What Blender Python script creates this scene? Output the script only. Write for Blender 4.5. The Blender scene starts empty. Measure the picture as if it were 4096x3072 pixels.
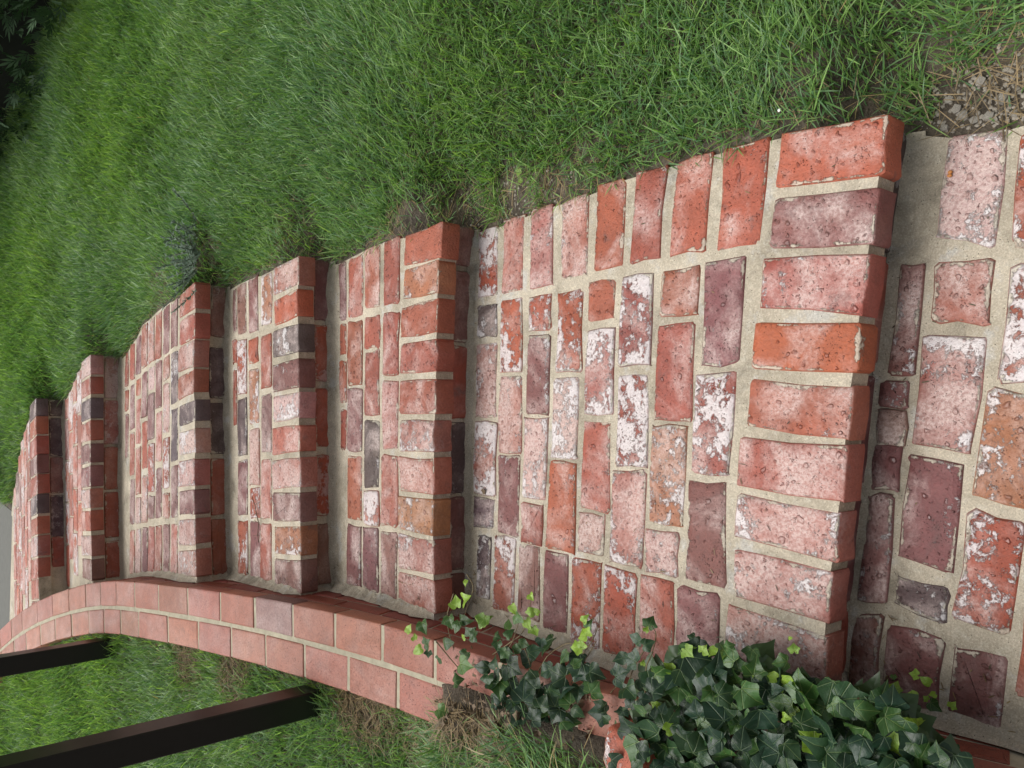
import bpy, math, random
import numpy as np
from mathutils import Vector, Matrix
random.seed(7); rng = np.random.default_rng(7)
sc = bpy.context.scene
C = sc.collection

# ------------------------------------------------------------------ camera
F = 3150.0; PITCH = math.radians(39); ROLL = math.radians(-1.5); H = 1.395   # photo pixels 4096 x 3072
fw = np.array([0, math.cos(PITCH), -math.sin(PITCH)])
u0 = np.array([0, math.sin(PITCH), math.cos(PITCH)]); r0 = np.array([1.0, 0, 0])
up = math.cos(ROLL) * u0 + math.sin(ROLL) * r0
rt = math.cos(ROLL) * r0 - math.sin(ROLL) * u0
CAM = np.array([0, 0, H])
cd = bpy.data.cameras.new('camera'); cam = bpy.data.objects.new('camera', cd); C.objects.link(cam)
cd.sensor_width = 36; cd.lens = F / 4096 * 36; cd.clip_start = 0.02; cd.clip_end = 500
m = Matrix.Identity(4)
for i in range(3):
    m[i][0] = -up[i]; m[i][1] = rt[i]; m[i][2] = -fw[i]; m[i][3] = CAM[i]
cam.matrix_world = m
sc.camera = cam

# ------------------------------------------------------------------ light: overcast day after rain
SUN_EL, SUN_AZ = 66.0, 325.0         # azimuth clockwise from +Y
w = bpy.data.worlds.new('World'); sc.world = w; w.use_nodes = True
nt = w.node_tree; bg = nt.nodes['Background']
sky = nt.nodes.new('ShaderNodeTexSky'); sky.sky_type = 'NISHITA'; sky.sun_disc = False
sky.sun_elevation = math.radians(SUN_EL); sky.sun_rotation = math.radians(SUN_AZ)
sky.air_density = 1.0; sky.dust_density = 6.0; sky.ozone_density = 1.0
hs = nt.nodes.new('ShaderNodeHueSaturation'); hs.inputs['Saturation'].default_value = 0.22
nt.links.new(sky.outputs[0], hs.inputs['Color']); nt.links.new(hs.outputs[0], bg.inputs['Color'])
bg.inputs['Strength'].default_value = 0.06
sd = bpy.data.lights.new('sun', 'SUN'); sd.energy = 1.5; sd.angle = math.radians(60); sd.color = (1, 0.97, 0.92)
sun = bpy.data.objects.new('sun', sd); C.objects.link(sun)
el, az = math.radians(SUN_EL), math.radians(SUN_AZ)
sun.rotation_euler = Vector((math.sin(az) * math.cos(el), math.cos(az) * math.cos(el), math.sin(el))).to_track_quat('Z', 'Y').to_euler()
vs = sc.view_settings; vs.view_transform = 'Standard'; vs.look = 'None'; vs.gamma = 1; vs.exposure = 0.9
vs.use_curve_mapping = False
sc.cycles.max_bounces = 6; sc.cycles.use_denoising = True

# ------------------------------------------------------------------ pixel -> place
def ray(x, y): return fw + up * (2048 - x) / F + rt * (1536 - y) / F
def un(x, y, z):
    d = ray(x, y); return CAM + d * ((z - H) / d[2])
WS = 0.172
def zw(y): return 0.30 + WS * (y - 1.35)                  # top of the sloping kerb wall
def unw(x, y, off=0.0):
    d = ray(x, y); return CAM + d * ((H - 0.30 - off + WS * 1.35) / (WS * d[1] - d[2]))
def sstep(t): t = np.clip(t, 0, 1); return t * t * (3 - 2 * t)
def project(p):
    q = np.asarray(p) - CAM; Z = q @ fw
    return 2048 - F * (q @ up) / Z, 1536 - F * (q @ rt) / Z, Z
def hide(*a): pass

# ------------------------------------------------------------------ materials
def NM(name):
    mt = bpy.data.materials.new(name); mt.use_nodes = True
    t = mt.node_tree; t.nodes.clear()
    o = t.nodes.new('ShaderNodeOutputMaterial'); p = t.nodes.new('ShaderNodeBsdfPrincipled')
    t.links.new(p.outputs[0], o.inputs[0]); return mt, t, p
class G:                                                   # tiny node-graph helper
    def __init__(s, t): s.t = t
    def put(s, sock, v):
        if isinstance(v, bpy.types.NodeSocket): s.t.links.new(v, sock)
        elif v is not None: sock.default_value = v
    def n(s, ty, out=0, **kw):
        nd = s.t.nodes.new('ShaderNode' + ty)
        for k, v in kw.items():
            if k.startswith('i_'):
                key = k[2:]; key = int(key) if key.isdigit() else key.replace('_', ' ')
                s.put(nd.inputs[key], v)
            else: setattr(nd, k, v)
        return nd.outputs[out]
    def m(s, op, a, b=None, c=None, clamp=False):
        nd = s.t.nodes.new('ShaderNodeMath'); nd.operation = op; nd.use_clamp = clamp
        for i, v in enumerate((a, b, c)): s.put(nd.inputs[i], v)
        return nd.outputs[0]
    def mix(s, f, a, b, blend='MIX'):
        nd = s.t.nodes.new('ShaderNodeMix'); nd.data_type = 'RGBA'; nd.blend_type = blend
        def c(v): return tuple(v) + (1,) if isinstance(v, (tuple, list)) and len(v) == 3 else v
        s.put(nd.inputs[0], f); s.put(nd.inputs[6], c(a)); s.put(nd.inputs[7], c(b)); return nd.outputs[2]
    def ss(s, v, a, b):
        nd = s.t.nodes.new('ShaderNodeMapRange'); nd.interpolation_type = 'SMOOTHSTEP'
        s.put(nd.inputs[0], v); s.put(nd.inputs[1], a); s.put(nd.inputs[2], b); return nd.outputs[0]
    def noise(s, vec, scale, detail=3, rough=.55, out=0, dist=0):
        return s.n('TexNoise', out, i_Vector=vec, i_Scale=scale, i_Detail=detail, i_Roughness=rough, i_Distortion=dist)
    def attr(s, name, kind='GEOMETRY', out=2):
        nd = s.t.nodes.new('ShaderNodeAttribute'); nd.attribute_type = kind; nd.attribute_name = name; return nd.outputs[out]
    def bump(s, h, dist, strength=1.0, nrm=None):
        nd = s.t.nodes.new('ShaderNodeBump'); s.put(nd.inputs['Height'], h); nd.inputs['Distance'].default_value = dist
        nd.inputs['Strength'].default_value = strength
        if nrm: s.put(nd.inputs['Normal'], nrm)
        return nd.outputs[0]
MORTAR = (0.56, 0.51, 0.41)
def brick_mat(name, stuff=False, smooth=False):
    mt, t, p = NM(name); g = G(t)
    obj = g.n('TexCoord', 3)
    if stuff:
        rnd = g.n('NewGeometry', 8)
    else:
        rnd = g.n('ObjectInfo', 5)
    off = g.n('CombineXYZ', 0, i_X=g.m('MULTIPLY', rnd, 37.0), i_Y=g.m('MULTIPLY', rnd, 91.0), i_Z=g.m('MULTIPLY', rnd, 53.0))
    va = t.nodes.new('ShaderNodeVectorMath'); va.operation = 'ADD'; g.put(va.inputs[0], obj); g.put(va.inputs[1], off)
    co = va.outputs[0]
    edge = g.attr('edge'); top = g.attr('top')
    if stuff:
        rmp = t.nodes.new('ShaderNodeValToRGB'); g.put(rmp.inputs[0], rnd); rmp.color_ramp.interpolation = 'CONSTANT'
        cols = [(.34, .085, .05), (.30, .09, .06), (.40, .10, .045), (.20, .07, .06), (.34, .10, .07), (.13, .06, .055), (.36, .09, .05), (.27, .10, .07)]
        els = rmp.color_ramp.elements
        while len(els) < len(cols): els.new(0.5)
        for i, c in enumerate(cols): els[i].position = i / len(cols); els[i].color = c + (1,)
        base = rmp.outputs[0]
        haze = g.m('MULTIPLY_ADD', g.m('FRACT', g.m('MULTIPLY', rnd, 7.31)), 0.5, 0.22); patch = g.m('MULTIPLY', g.m('FRACT', g.m('MULTIPLY', rnd, 13.7)), 0.55); wet = 0.5
    else:
        base = g.attr('base', 'OBJECT', 0); haze = g.attr('haze', 'OBJECT'); patch = g.attr('patch', 'OBJECT'); wet = g.attr('wet', 'OBJECT')
    # clay body
    n1 = g.noise(co, 22, 4); n2 = g.noise(co, 160, 3, .6); n3 = g.noise(co, 900, 2, .6)
    val = g.m('ADD', g.m('MULTIPLY_ADD', n1, 0.75, 0.30), g.m('MULTIPLY_ADD', n2, 0.7, 0.0))
    col = g.mix(1.0, base, g.n('CombineColor', 0, i_Red=val, i_Green=val, i_Blue=val), 'MULTIPLY')
    # burnt grey-purple areas
    burn = g.ss(g.noise(co, 14, 5, .6, dist=.4), 0.60, 0.74)
    col = g.mix(g.m('MULTIPLY', burn, 0.62 if not smooth else .25), col, (.10, .065, .06))
    col = g.mix(g.m('MULTIPLY', g.ss(g.noise(co, 9, 3), .55, .75), .45), col, g.mix(1.0, base, (1.3, 1.3, 1.0), 'MULTIPLY'))
    # pits
    vor = g.n('TexVoronoi', 0, i_Vector=co, i_Scale=230.0 if not smooth else 190.0, i_Randomness=1.0)
    pit = g.m('MULTIPLY', g.m('SUBTRACT', 1.0, g.ss(vor, .10, .24)), g.ss(g.noise(co, 40, 3), (.47 if not smooth else .36), (.60 if not smooth else .50)))
    col = g.mix(g.m('MULTIPLY', pit, .6), col, (.06, .04, .035))
    # lime haze plus sky sheen painted on the tops, then crusts with ragged edges
    topf = g.m('MULTIPLY_ADD', top, 0.94, 0.06)
    hz = g.m('ADD', g.m('MULTIPLY', g.m('SUBTRACT', g.noise(co, 9, 5, .62, dist=.5), 0.5), 2.6 if not smooth else .9), haze)
    hz = g.m('MULTIPLY', g.ss(hz, 0.16, 0.98), g.m('MULTIPLY_ADD', g.ss(g.m('ADD', n3, g.m('MULTIPLY', g.m('SUBTRACT', n2, .5), 1.2)), .32, .66), .62, .38))
    hz = g.m('MULTIPLY', hz, topf)
    col = g.mix(g.m('MULTIPLY', hz, 0.80), col, (.65, .53, .495))
    cr = g.m('ADD', g.m('MULTIPLY', g.noise(co, 40, 10, .78, dist=.25), .62), g.m('MULTIPLY', g.noise(co, 8, 2, .5), .38))
    thr = g.m('ADD', g.m('MULTIPLY_ADD', patch, -0.32, 0.615), g.m('MULTIPLY', edge, .05))
    crust = g.m('MULTIPLY', g.ss(g.m('ADD', g.m('SUBTRACT', cr, thr), g.m('MULTIPLY', g.m('SUBTRACT', n3, .5), .05)), 0.0, 0.028), topf)
    crust = g.m('MULTIPLY', crust, g.ss(patch, 0.01, .12))
    col = g.mix(g.m('MULTIPLY', crust, g.m('MULTIPLY_ADD', n2, .7, .45, clamp=True)), col, g.mix(n1, (.72, .67, .65), (.62, .60, .62)))
    # mortar smeared over the arrises
    ed = g.m('SUBTRACT', g.m('MULTIPLY_ADD', g.noise(co, 60, 7, .75), 1.7, -0.50), g.m('MULTIPLY', edge, 1.05 if not smooth else 1.6))
    smear = g.m('MULTIPLY', g.ss(g.m('ADD', ed, g.m('MULTIPLY', g.m('SUBTRACT', g.noise(co, 17, 2), .55), 1.6)), 0.0, 0.14), .9)
    col = g.mix(g.m('MULTIPLY', smear, .85 if not smooth else .3), col, MORTAR)
    # rain drops standing on upward faces
    up_ = g.ss(g.n('SeparateXYZ', 2, i_0=g.n('NewGeometry', 1)), .8, .95)
    def drops(scale, keep, rad):
        vt = t.nodes.new('ShaderNodeTexVoronoi'); vt.inputs['Scale'].default_value = scale
        nz = g.noise(co, scale * .9, 2, out=1)
        mx = t.nodes.new('ShaderNodeMix'); mx.data_type = 'VECTOR'; mx.inputs[0].default_value = .020
        g.put(mx.inputs[4], co); g.put(mx.inputs[5], nz); g.put(vt.inputs['Vector'], mx.outputs[1])
        rr = g.n('SeparateColor', 0, i_0=vt.outputs['Color']); sz = g.n('SeparateColor', 1, i_0=vt.outputs['Color'])
        r = g.m('MULTIPLY', g.m('MULTIPLY_ADD', sz, .75, .25), rad)
        h = g.m('SUBTRACT', 1.0, g.m('DIVIDE', vt.outputs['Distance'], r), clamp=True)
        return g.m('MULTIPLY', g.ss(h, 0, .55), g.m('LESS_THAN', rr, keep))
    dm = g.m('MAXIMUM', drops(50, .5, .42), drops(110, .5, .40))
    dm = g.m('MULTIPLY', g.m('MULTIPLY', dm, up_), wet)
    col = g.mix(g.ss(dm, .05, .4), col, g.mix(1.0, col, (.74, .64, .62), 'MULTIPLY'))
    g.put(p.inputs['Base Color'], col)
    g.put(p.inputs['Roughness'], g.m('MULTIPLY_ADD', n2, .25, .45 if not smooth else .36))
    g.put(p.inputs['Coat Weight'], g.ss(dm, .02, .25)); p.inputs['Coat Roughness'].default_value = .03; p.inputs['Coat IOR'].default_value = 1.33; p.inputs['Specular IOR Level'].default_value = .5
    hh = g.m('ADD', g.m('MULTIPLY', n2, .55 if not smooth else .2), g.m('ADD', g.m('MULTIPLY', n1, 1.1 if not smooth else .3), g.m('MULTIPLY', n3, .16)))
    hh = g.m('ADD', hh, g.m('ADD', g.m('MULTIPLY', crust, .25), g.m('MULTIPLY', pit, -.6)))
    hh = g.m('ADD', g.m('ADD', hh, g.m('MULTIPLY', smear, .5)), g.m('MULTIPLY', dm, .75))
    b1 = g.bump(hh, .0046, 1.0); b2 = g.bump(dm, .006, 1.0)
    g.put(p.inputs['Normal'], b1); g.put(p.inputs['Coat Normal'], b2)
    return mt
M_BRICK = brick_mat('old_brick'); M_STUFFB = brick_mat('old_brick_far', stuff=True); M_WALLB = brick_mat('smooth_brick', smooth=True)

def mortar_mat():
    mt, t, p = NM('mortar'); g = G(t); co = g.n('TexCoord', 3)
    n1 = g.noise(co, 7, 5, .6); n2 = g.noise(co, 60, 4, .6); n3 = g.noise(co, 300, 5, .8)
    col = g.mix(g.ss(n1, .35, .7), (.52, .468, .375), (.72, .652, .535))
    col = g.mix(g.ss(n2, .5, .75), col, (.70, .66, .56))
    col = g.mix(g.m('MULTIPLY', g.ss(g.noise(co, 11, 6, .7), .54, .66), .75), col, (.66, .66, .64))
    col = g.mix(g.m('MULTIPLY', g.ss(g.noise(co, 5, 6, .68, dist=.6), .50, .70), .8), col, (.27, .245, .195))
    col = g.mix(g.ss(n3, .42, .75), g.mix(1., col, (.70, .68, .65), 'MULTIPLY'), g.mix(1., col, (1.2, 1.19, 1.15), 'MULTIPLY'))
    col = g.mix(g.m('SUBTRACT', 1.0, g.ss(g.n('TexVoronoi', 0, i_Vector=co, i_Scale=120.), .06, .14)), col, (.05, .045, .035))
    g.put(p.inputs['Base Color'], col); p.inputs['Roughness'].default_value = .85; p.inputs['Specular IOR Level'].default_value = .3
    g.put(p.inputs['Normal'], g.bump(g.m('ADD', n3, g.m('MULTIPLY', n2, 1.6)), .003, .9)); return mt
M_MORTAR = mortar_mat()

def soil_mat():
    mt, t, p = NM('soil'); g = G(t); co = g.n('TexCoord', 3)
    n1 = g.noise(co, 14, 6, .65); n2 = g.noise(co, 130, 5, .7)
    col = g.mix(g.ss(n1, .3, .7), (.055, .044, .033), (.16, .13, .095))
    col = g.mix(g.ss(n2, .5, .8), col, (.30, .25, .19))
    g.put(p.inputs['Base Color'], col); p.inputs['Roughness'].default_value = .9
    g.put(p.inputs['Normal'], g.bump(g.m('ADD', n2, g.m('MULTIPLY', n1, 2)), .012, 1.0)); return mt
M_SOIL = soil_mat()
def flat(name, col, rough=.6, nscale=0, amt=.3, bump=0, spec=.5, metal=0):
    mt, t, p = NM(name); g = G(t); p.inputs['Roughness'].default_value = rough; p.inputs['Specular IOR Level'].default_value = spec
    p.inputs['Metallic'].default_value = metal
    if nscale:
        co = g.n('TexCoord', 3); n = g.noise(co, nscale, 5, .65)
        c = g.mix(n, tuple(v * (1 - amt) for v in col), tuple(min(1, v * (1 + amt)) for v in col)); g.put(p.inputs['Base Color'], c)
        if bump: g.put(p.inputs['Normal'], g.bump(n, bump, .8))
    else: p.inputs['Base Color'].default_value = tuple(col) + (1,)
    return mt
def grass_mat(name, transl=.35):
    mt, t, p = NM(name); g = G(t); c = g.attr('col', out=0)
    g.put(p.inputs['Base Color'], c); p.inputs['Roughness'].default_value = .42; p.inputs['Specular IOR Level'].default_value = .45
    tr = t.nodes.new('ShaderNodeBsdfTranslucent'); g.put(tr.inputs[0], g.mix(1., c, (1.3, 1.35, .7), 'MULTIPLY'))
    mx = t.nodes.new('ShaderNodeMixShader'); mx.inputs[0].default_value = transl
    o = [n for n in t.nodes if n.type == 'OUTPUT_MATERIAL'][0]
    t.links.new(p.outputs[0], mx.inputs[1]); t.links.new(tr.outputs[0], mx.inputs[2]); t.links.new(mx.outputs[0], o.inputs[0]); return mt
M_GRASS = grass_mat('grass_blades', .40)
M_CONC = flat('concrete', (.11, .112, .10), .85, 30, .35, .004)
M_METAL = flat('black_paint', (.010, .010, .011), .30, 40, .3, .0003, .5)
M_BOLT = flat('bolt_steel', (.03, .03, .032), .4, 0)
M_TWIG = flat('twig_bark', (.11, .07, .045), .8, 60, .4)
M_DRY = flat('dry_leaf', (.15, .105, .065), .75, 40, .5)
M_STONE = flat('pale_stone', (.40, .37, .32), .9, 60, .35, .004)
M_SEED = flat('orange_seed', (.50, .20, .05), .4)

# ------------------------------------------------------------------ object helpers
def link(name, me, mat=None, parent=None):
    o = bpy.data.objects.new(name, me); C.objects.link(o)
    if mat and me and not me.materials: me.materials.append(mat)
    if parent: o.parent = parent
    return o
def thing(name, label, cat, loc=(0, 0, 0), group=None):
    o = bpy.data.objects.new(name, None); C.objects.link(o); o.location = loc
    o.empty_display_size = .05
    o['label'] = label; o['category'] = cat
    if group: o['group'] = group
    return o
def tag(o, label, cat, group=None):
    o['label'] = label; o['category'] = cat
    if group: o['group'] = group
    return o
def mesh(name, v, f, smooth=False):
    me = bpy.data.meshes.new(name); me.from_pydata([tuple(map(float, q)) for q in v], [], f); me.update()
    if smooth: me.polygons.foreach_set('use_smooth', [True] * len(me.polygons))
    return me
def tube(pts, rad, n=6):
    pts = [Vector(p) for p in pts]; v = []; f = []
    for i, p in enumerate(pts):
        d = (pts[min(i + 1, len(pts) - 1)] - pts[max(i - 1, 0)]).normalized()
        a = d.orthogonal().normalized(); b = d.cross(a)
        r = rad[i] if isinstance(rad, (list, tuple)) else rad
        for k in range(n):
            t = 2 * math.pi * k / n; v.append(p + a * math.cos(t) * r + b * math.sin(t) * r)
    for i in range(len(pts) - 1):
        for k in range(n): f.append((i * n + k, i * n + (k + 1) % n, (i + 1) * n + (k + 1) % n, (i + 1) * n + k))
    f.append(tuple(range(n))[::-1]); f.append(tuple(range((len(pts) - 1) * n, len(pts) * n)))
    return v, f

PAL = {  # base colour, lime haze with painted top sheen, crust
 'o': ((.330, .082, .040), .28, .10), 'r': ((.285, .074, .043), .36, .12), 'p': ((.295, .080, .048), .55, .16),
 'P': ((.280, .088, .060), .76, .36), 'w': ((.330, .150, .125), 1.30, .42), 'x': ((.300, .066, .032), .30, .44),
 'X': ((.245, .062, .040), .52, .56), 'm': ((.165, .060, .054), .44, .20), 'd': ((.080, .050, .052), .40, .30),
 't': ((.290, .112, .056), .36, .38), 'b': ((.185, .086, .062), .44, .20)}
def outline(quad, rad, jit, n_per=3, mid=True):
    """rounded, slightly ragged outline of a quad (2D list of 4 points, ordered)"""
    q = [np.array(p) for p in quad]; out = []
    for i in range(4):
        a, b, c = q[i - 1], q[i], q[(i + 1) % 4]
        la, lc = np.linalg.norm(a - b), np.linalg.norm(c - b)
        r = min(rad * random.uniform(.5, 1.5), .3 * la, .3 * lc)
        p0 = b + (a - b) / la * r; p1 = b + (c - b) / lc * r
        for k in range(n_per):
            t = k / (n_per - 1); p = (1 - t) ** 2 * p0 + 2 * t * (1 - t) * b + t * t * p1
            out.append(p + np.array([random.gauss(0, jit), random.gauss(0, jit)]))
        if mid:
            out.append((b + c) / 2 + np.array([random.gauss(0, jit), random.gauss(0, jit)]))
    return out
def brick_geo(quad3, depth, rad=.007, jit=.0012, bev=.0035, tilt=.0, mid=True, inset=.015, grow=.0022):
    """quad3: 4 top corners (world). Local frame: x along first edge direction. Returns (verts, faces, edge, top, matrix)"""
    q = [Vector(p) for p in quad3]; c = sum(q, Vector()) / 4
    ex = ((q[1] + q[2]) - (q[0] + q[3])); ey = ((q[2] + q[3]) - (q[0] + q[1]))
    if ey.length > ex.length: ex, ey = ey, -ex
    ex.normalize(); ez = ex.cross(ey).normalized()
    if ez.z < 0 and abs(ez.z) > .3: ez = -ez
    ey = ez.cross(ex).normalized()
    l2 = [((p - c).dot(ex), (p - c).dot(ey)) for p in q]
    l2 = [(x + math.copysign(grow, x), y + math.copysign(grow, y)) for x, y in l2]
    area = sum(l2[i][0] * l2[(i + 1) % 4][1] - l2[(i + 1) % 4][0] * l2[i][1] for i in range(4))
    if area < 0: l2 = l2[::-1]
    ol = outline(l2, rad, jit, mid=mid); n = len(ol)
    v = []; ed = []; tp = []
    cen = np.mean(ol, axis=0)
    def ring(d, z, e, t, jz=0):
        for p in ol:
            dv = p - cen; L = np.linalg.norm(dv); ux = max(0, abs(dv[0]) - d) * np.sign(dv[0]); uy = max(0, abs(dv[1]) - d) * np.sign(dv[1])
            v.append((cen[0] + ux, cen[1] + uy, z + random.gauss(0, jz))); ed.append(e); tp.append(t)
    ring(0, -depth, .95, 0); ring(0, -bev, .62, .08, .0004); ring(bev, 0, .22, 1, .0005); ring(inset + bev, .0006, 1, 1, .0007)
    f = []
    for k in range(3):
        for i in range(n): f.append((k * n + i, k * n + (i + 1) % n, (k + 1) * n + (i + 1) % n, (k + 1) * n + i))
    f.append(tuple(range(3 * n, 4 * n)))
    M = Matrix.Identity(4)
    for i in range(3): M[i][0] = ex[i]; M[i][1] = ey[i]; M[i][2] = ez[i]; M[i][3] = c[i]
    if tilt: M = M @ Matrix.Rotation(random.gauss(0, tilt), 4, 'X') @ Matrix.Rotation(random.gauss(0, tilt), 4, 'Y')
    return v, f, ed, tp, M
def add_attr(me, ed, tp):
    a = me.attributes.new('edge', 'FLOAT', 'POINT'); a.data.foreach_set('value', ed)
    a = me.attributes.new('top', 'FLOAT', 'POINT'); a.data.foreach_set('value', tp)
def set_brick(o, code, wet=.8, hz=0.0):
    b, h, c = PAL[code]; k = random.uniform(.88, 1.12)
    o['base'] = [b[0] * k * random.uniform(.95, 1.05), b[1] * k * random.uniform(.9, 1.1), b[2] * k * random.uniform(.9, 1.1)]
    o['haze'] = max(0.0, h + random.uniform(-.07, .07) + hz); o['patch'] = max(0.0, c + random.uniform(-.06, .06)); o['wet'] = wet
def brick(quad3, depth, code, parent, mat=None, wet=.8, tilt=.006, hz=0.0, name='brick', lift=0.0, **kw):
    v, f, ed, tp, M = brick_geo(quad3, depth, tilt=tilt, **kw)
    me = mesh(name, v, f); add_attr(me, ed, tp)
    for pl in me.polygons: pl.use_smooth = True
    me.set_sharp_from_angle(angle=math.radians(50)) if hasattr(me, 'set_sharp_from_angle') else None
    o = link(name, me, mat or M_BRICK, parent)
    M = M.copy(); M[2][3] += lift
    o.matrix_world = M; set_brick(o, code, wet, hz); return o
class Joined:                                             # many far bricks in one mesh
    def __init__(s): s.v = []; s.f = []; s.e = []; s.t = []
    def add(s, quad3, depth, **kw):
        v, f, ed, tp, M = brick_geo(quad3, depth, **kw); b = len(s.v)
        s.v += [M @ Vector(q) for q in v]; s.f += [tuple(b + i for i in q) for q in f]; s.e += ed; s.t += tp
    def build(s, name, mat, parent):
        me = mesh(name, s.v, s.f); add_attr(me, s.e, s.t); o = link(name, me, mat, parent); o['kind'] = 'stuff'; return o

# ------------------------------------------------------------------ plan curves
Z = [0.0, .125, .249, .368, .491, .620, .748]             # tread heights
NP = {1: [(3550, 452), (3482, 1025), (3405, 1555), (3374, 2012), (3290, 2770)],
      2: [(1768, 887), (1749, 1357), (1738, 1678), (1734, 1983), (1736, 2475)],
      3: [(1192, 1024), (1199, 1497), (1200, 1687), (1202, 2380)],
      4: [(781, 1131), (775, 1361), (778, 1718), (778, 1962), (786, 2325)],
      5: [(361, 1420), (360, 1735), (360, 2040), (366, 2318), (368, 2400)],
      6: [(142, 1593), (146, 1822), (150, 2248), (154, 2520)]}
# corners of the header bricks on each nosing: back-right, front-right, back-left, front-left
HD = {1: [[(3125, 542), (3550, 452), (3105, 745), (3532, 695)], [(3097, 800), (3517, 755), (3078, 985), (3487, 972)], [(3055, 1037), (3482, 1025), (3043, 1235), (3447, 1247)],
        [(3020, 1295), (3442, 1292), (3002, 1472), (3425, 1490)], [(3000, 1520), (3407, 1555), (2992, 1705), (3392, 1757)], [(2962, 1756), (3388, 1789), (2947, 1941), (3374, 2012)],
        [(2943, 1979), (3355, 2059), (2933, 2145), (3345, 2249)], [(2938, 2197), (3326, 2291), (2933, 2372), (3312, 2495)], [(2919, 2419), (3307, 2552), (2890, 2640), (3293, 2750)]],
      2: [[(1618, 944), (1768, 887), (1610, 1061), (1762, 1028)], [(1617, 1083), (1753, 1044), (1611, 1196), (1751, 1170)], [(1607, 1235), (1749, 1196), (1604, 1349), (1747, 1327)], [(1604, 1383), (1746, 1357), (1599, 1494), (1745, 1479)],
        [(1601, 1525), (1745, 1518), (1595, 1652), (1742, 1654)], [(1601, 1680), (1738, 1683), (1595, 1799), (1736, 1807)], [(1590, 1828), (1736, 1835), (1601, 1961), (1734, 1974)], [(1592, 1988), (1731, 2005), (1595, 2114), (1731, 2140)],
        [(1592, 2136), (1734, 2166), (1592, 2271), (1734, 2301)], [(1592, 2292), (1734, 2323), (1592, 2395), (1736, 2456)]],
      3: [[(1094, 1074), (1192, 1024), (1091, 1179), (1192, 1135)], [(1096, 1205), (1190, 1159), (1098, 1301), (1190, 1266)], [(1091, 1331), (1192, 1296), (1090, 1429), (1192, 1401)], [(1090, 1462), (1194, 1436), (1090, 1566), (1196, 1545)],
        [(1093, 1588), (1196, 1566), (1094, 1687), (1193, 1668)], [(1089, 1713), (1196, 1700), (1089, 1818), (1196, 1805)], [(1090, 1846), (1199, 1831), (1091, 1953), (1199, 1948)], [(1090, 1976), (1200, 1976), (1093, 2083), (1200, 2083)],
        [(1098, 2107), (1200, 2109), (1098, 2214), (1200, 2218)], [(1098, 2236), (1202, 2249), (1100, 2340), (1202, 2371)]],
      4: [[(719, 1186), (781, 1131), (717, 1270), (780, 1232)], [(721, 1287), (779, 1251), (719, 1381), (779, 1350)], [(716, 1398), (775, 1363), (714, 1487), (773, 1464)], [(714, 1509), (773, 1480), (712, 1596), (771, 1572)],
        [(718, 1627), (778, 1600), (718, 1702), (778, 1683)], [(717, 1735), (778, 1716), (717, 1818), (778, 1809)], [(714, 1853), (777, 1837), (714, 1946), (778, 1940)], [(717, 1969), (778, 1962), (718, 2058), (779, 2056)],
        [(716, 2084), (779, 2075), (716, 2179), (779, 2180)], [(712, 2207), (784, 2200), (712, 2296), (786, 2305)]]}
for i in HD:
    last = NP[i][-1]; q = [HD[i][0][1]]
    for h in HD[i]: q += [((h[1][0] * 3 + h[3][0]) / 4, (h[1][1] * 3 + h[3][1]) / 4), ((h[1][0] + h[3][0] * 3) / 4, (h[1][1] + h[3][1] * 3) / 4)]
    NP[i] = q + [HD[i][-1][3], last]
NW = {i: np.array([un(x, y, Z[i]) for x, y in NP[i]]) for i in NP}       # nosing edges, right -> left
RE = {0: [(4200, 470), (4096, 490), (4020, 512), (3800, 540), (3640, 528)],
      1: [(3545, 458), (3110, 545), (2849, 612), (2671, 662), (2496, 712), (2351, 775), (2211, 820), (2096, 862), (1986, 905), (1885, 940)],
      2: [(1768, 889), (1618, 944), (1536, 962), (1459, 995), (1392, 1030), (1353, 1050), (1318, 1056)],
      3: [(1192, 1026), (1094, 1074), (1045, 1097), (997, 1112), (949, 1135), (912, 1158)],
      4: [(781, 1133), (719, 1186), (683, 1204), (652, 1222), (621, 1248), (594, 1276), (567, 1296), (546, 1345), (524, 1376), (505, 1412), (477, 1441)],
      5: [(361, 1422), (322, 1465), (305, 1500), (285, 1550), (265, 1590), (244, 1607)],
      6: [(142, 1595), (122, 1657), (104, 1700), (87, 1761), (74, 1840), (61, 1927), (48, 1997), (43, 2058)]}
REW = {i: np.array([un(x, y, Z[i]) for x, y in RE[i]]) for i in RE}
allre = np.concatenate([REW[i] for i in range(7)])
order = np.argsort(allre[:, 1]); allre = allre[order]
RY = np.concatenate([[-3.0], allre[:, 1], [6.5, 14]]); RX = np.concatenate([[.45], allre[:, 0], [-.9, -1.2]])
def xe(y): return np.interp(y, RY, RX)                    # right edge of the steps
WIN = [(-.50, -.6), (-.515, .3), (-.545, .72), (-.605, 1.0)]
WPX = [(2485, 2831), (2137, 2695), (1740, 2543), (1527, 2494), (1338, 2450), (1170, 2411), (1016, 2389), (880, 2364), (749, 2347), (633, 2337), (536, 2327),
       (463, 2320), (401, 2323), (341, 2335), (274, 2353), (209, 2375), (148, 2402), (87, 2440), (44, 2475), (0, 2514)]
WIN += [tuple(unw(*p)[:2]) for p in WPX]
WIN += [(-1.42, 4.9), (-1.62, 5.14), (-1.9, 5.4), (-2.4, 5.75)]
WIN = np.array(WIN)
for _ in range(2):                                        # ease measurement kinks
    WIN[1:-1] = .5 * WIN[1:-1] + .25 * (WIN[:-2] + WIN[2:])
seg = np.linalg.norm(np.diff(WIN, axis=0), axis=1); WS_ = np.concatenate([[0], np.cumsum(seg)])
def wpt(s):
    x = np.interp(s, WS_, WIN[:, 0]); y = np.interp(s, WS_, WIN[:, 1]); return np.array([x, y])
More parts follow.
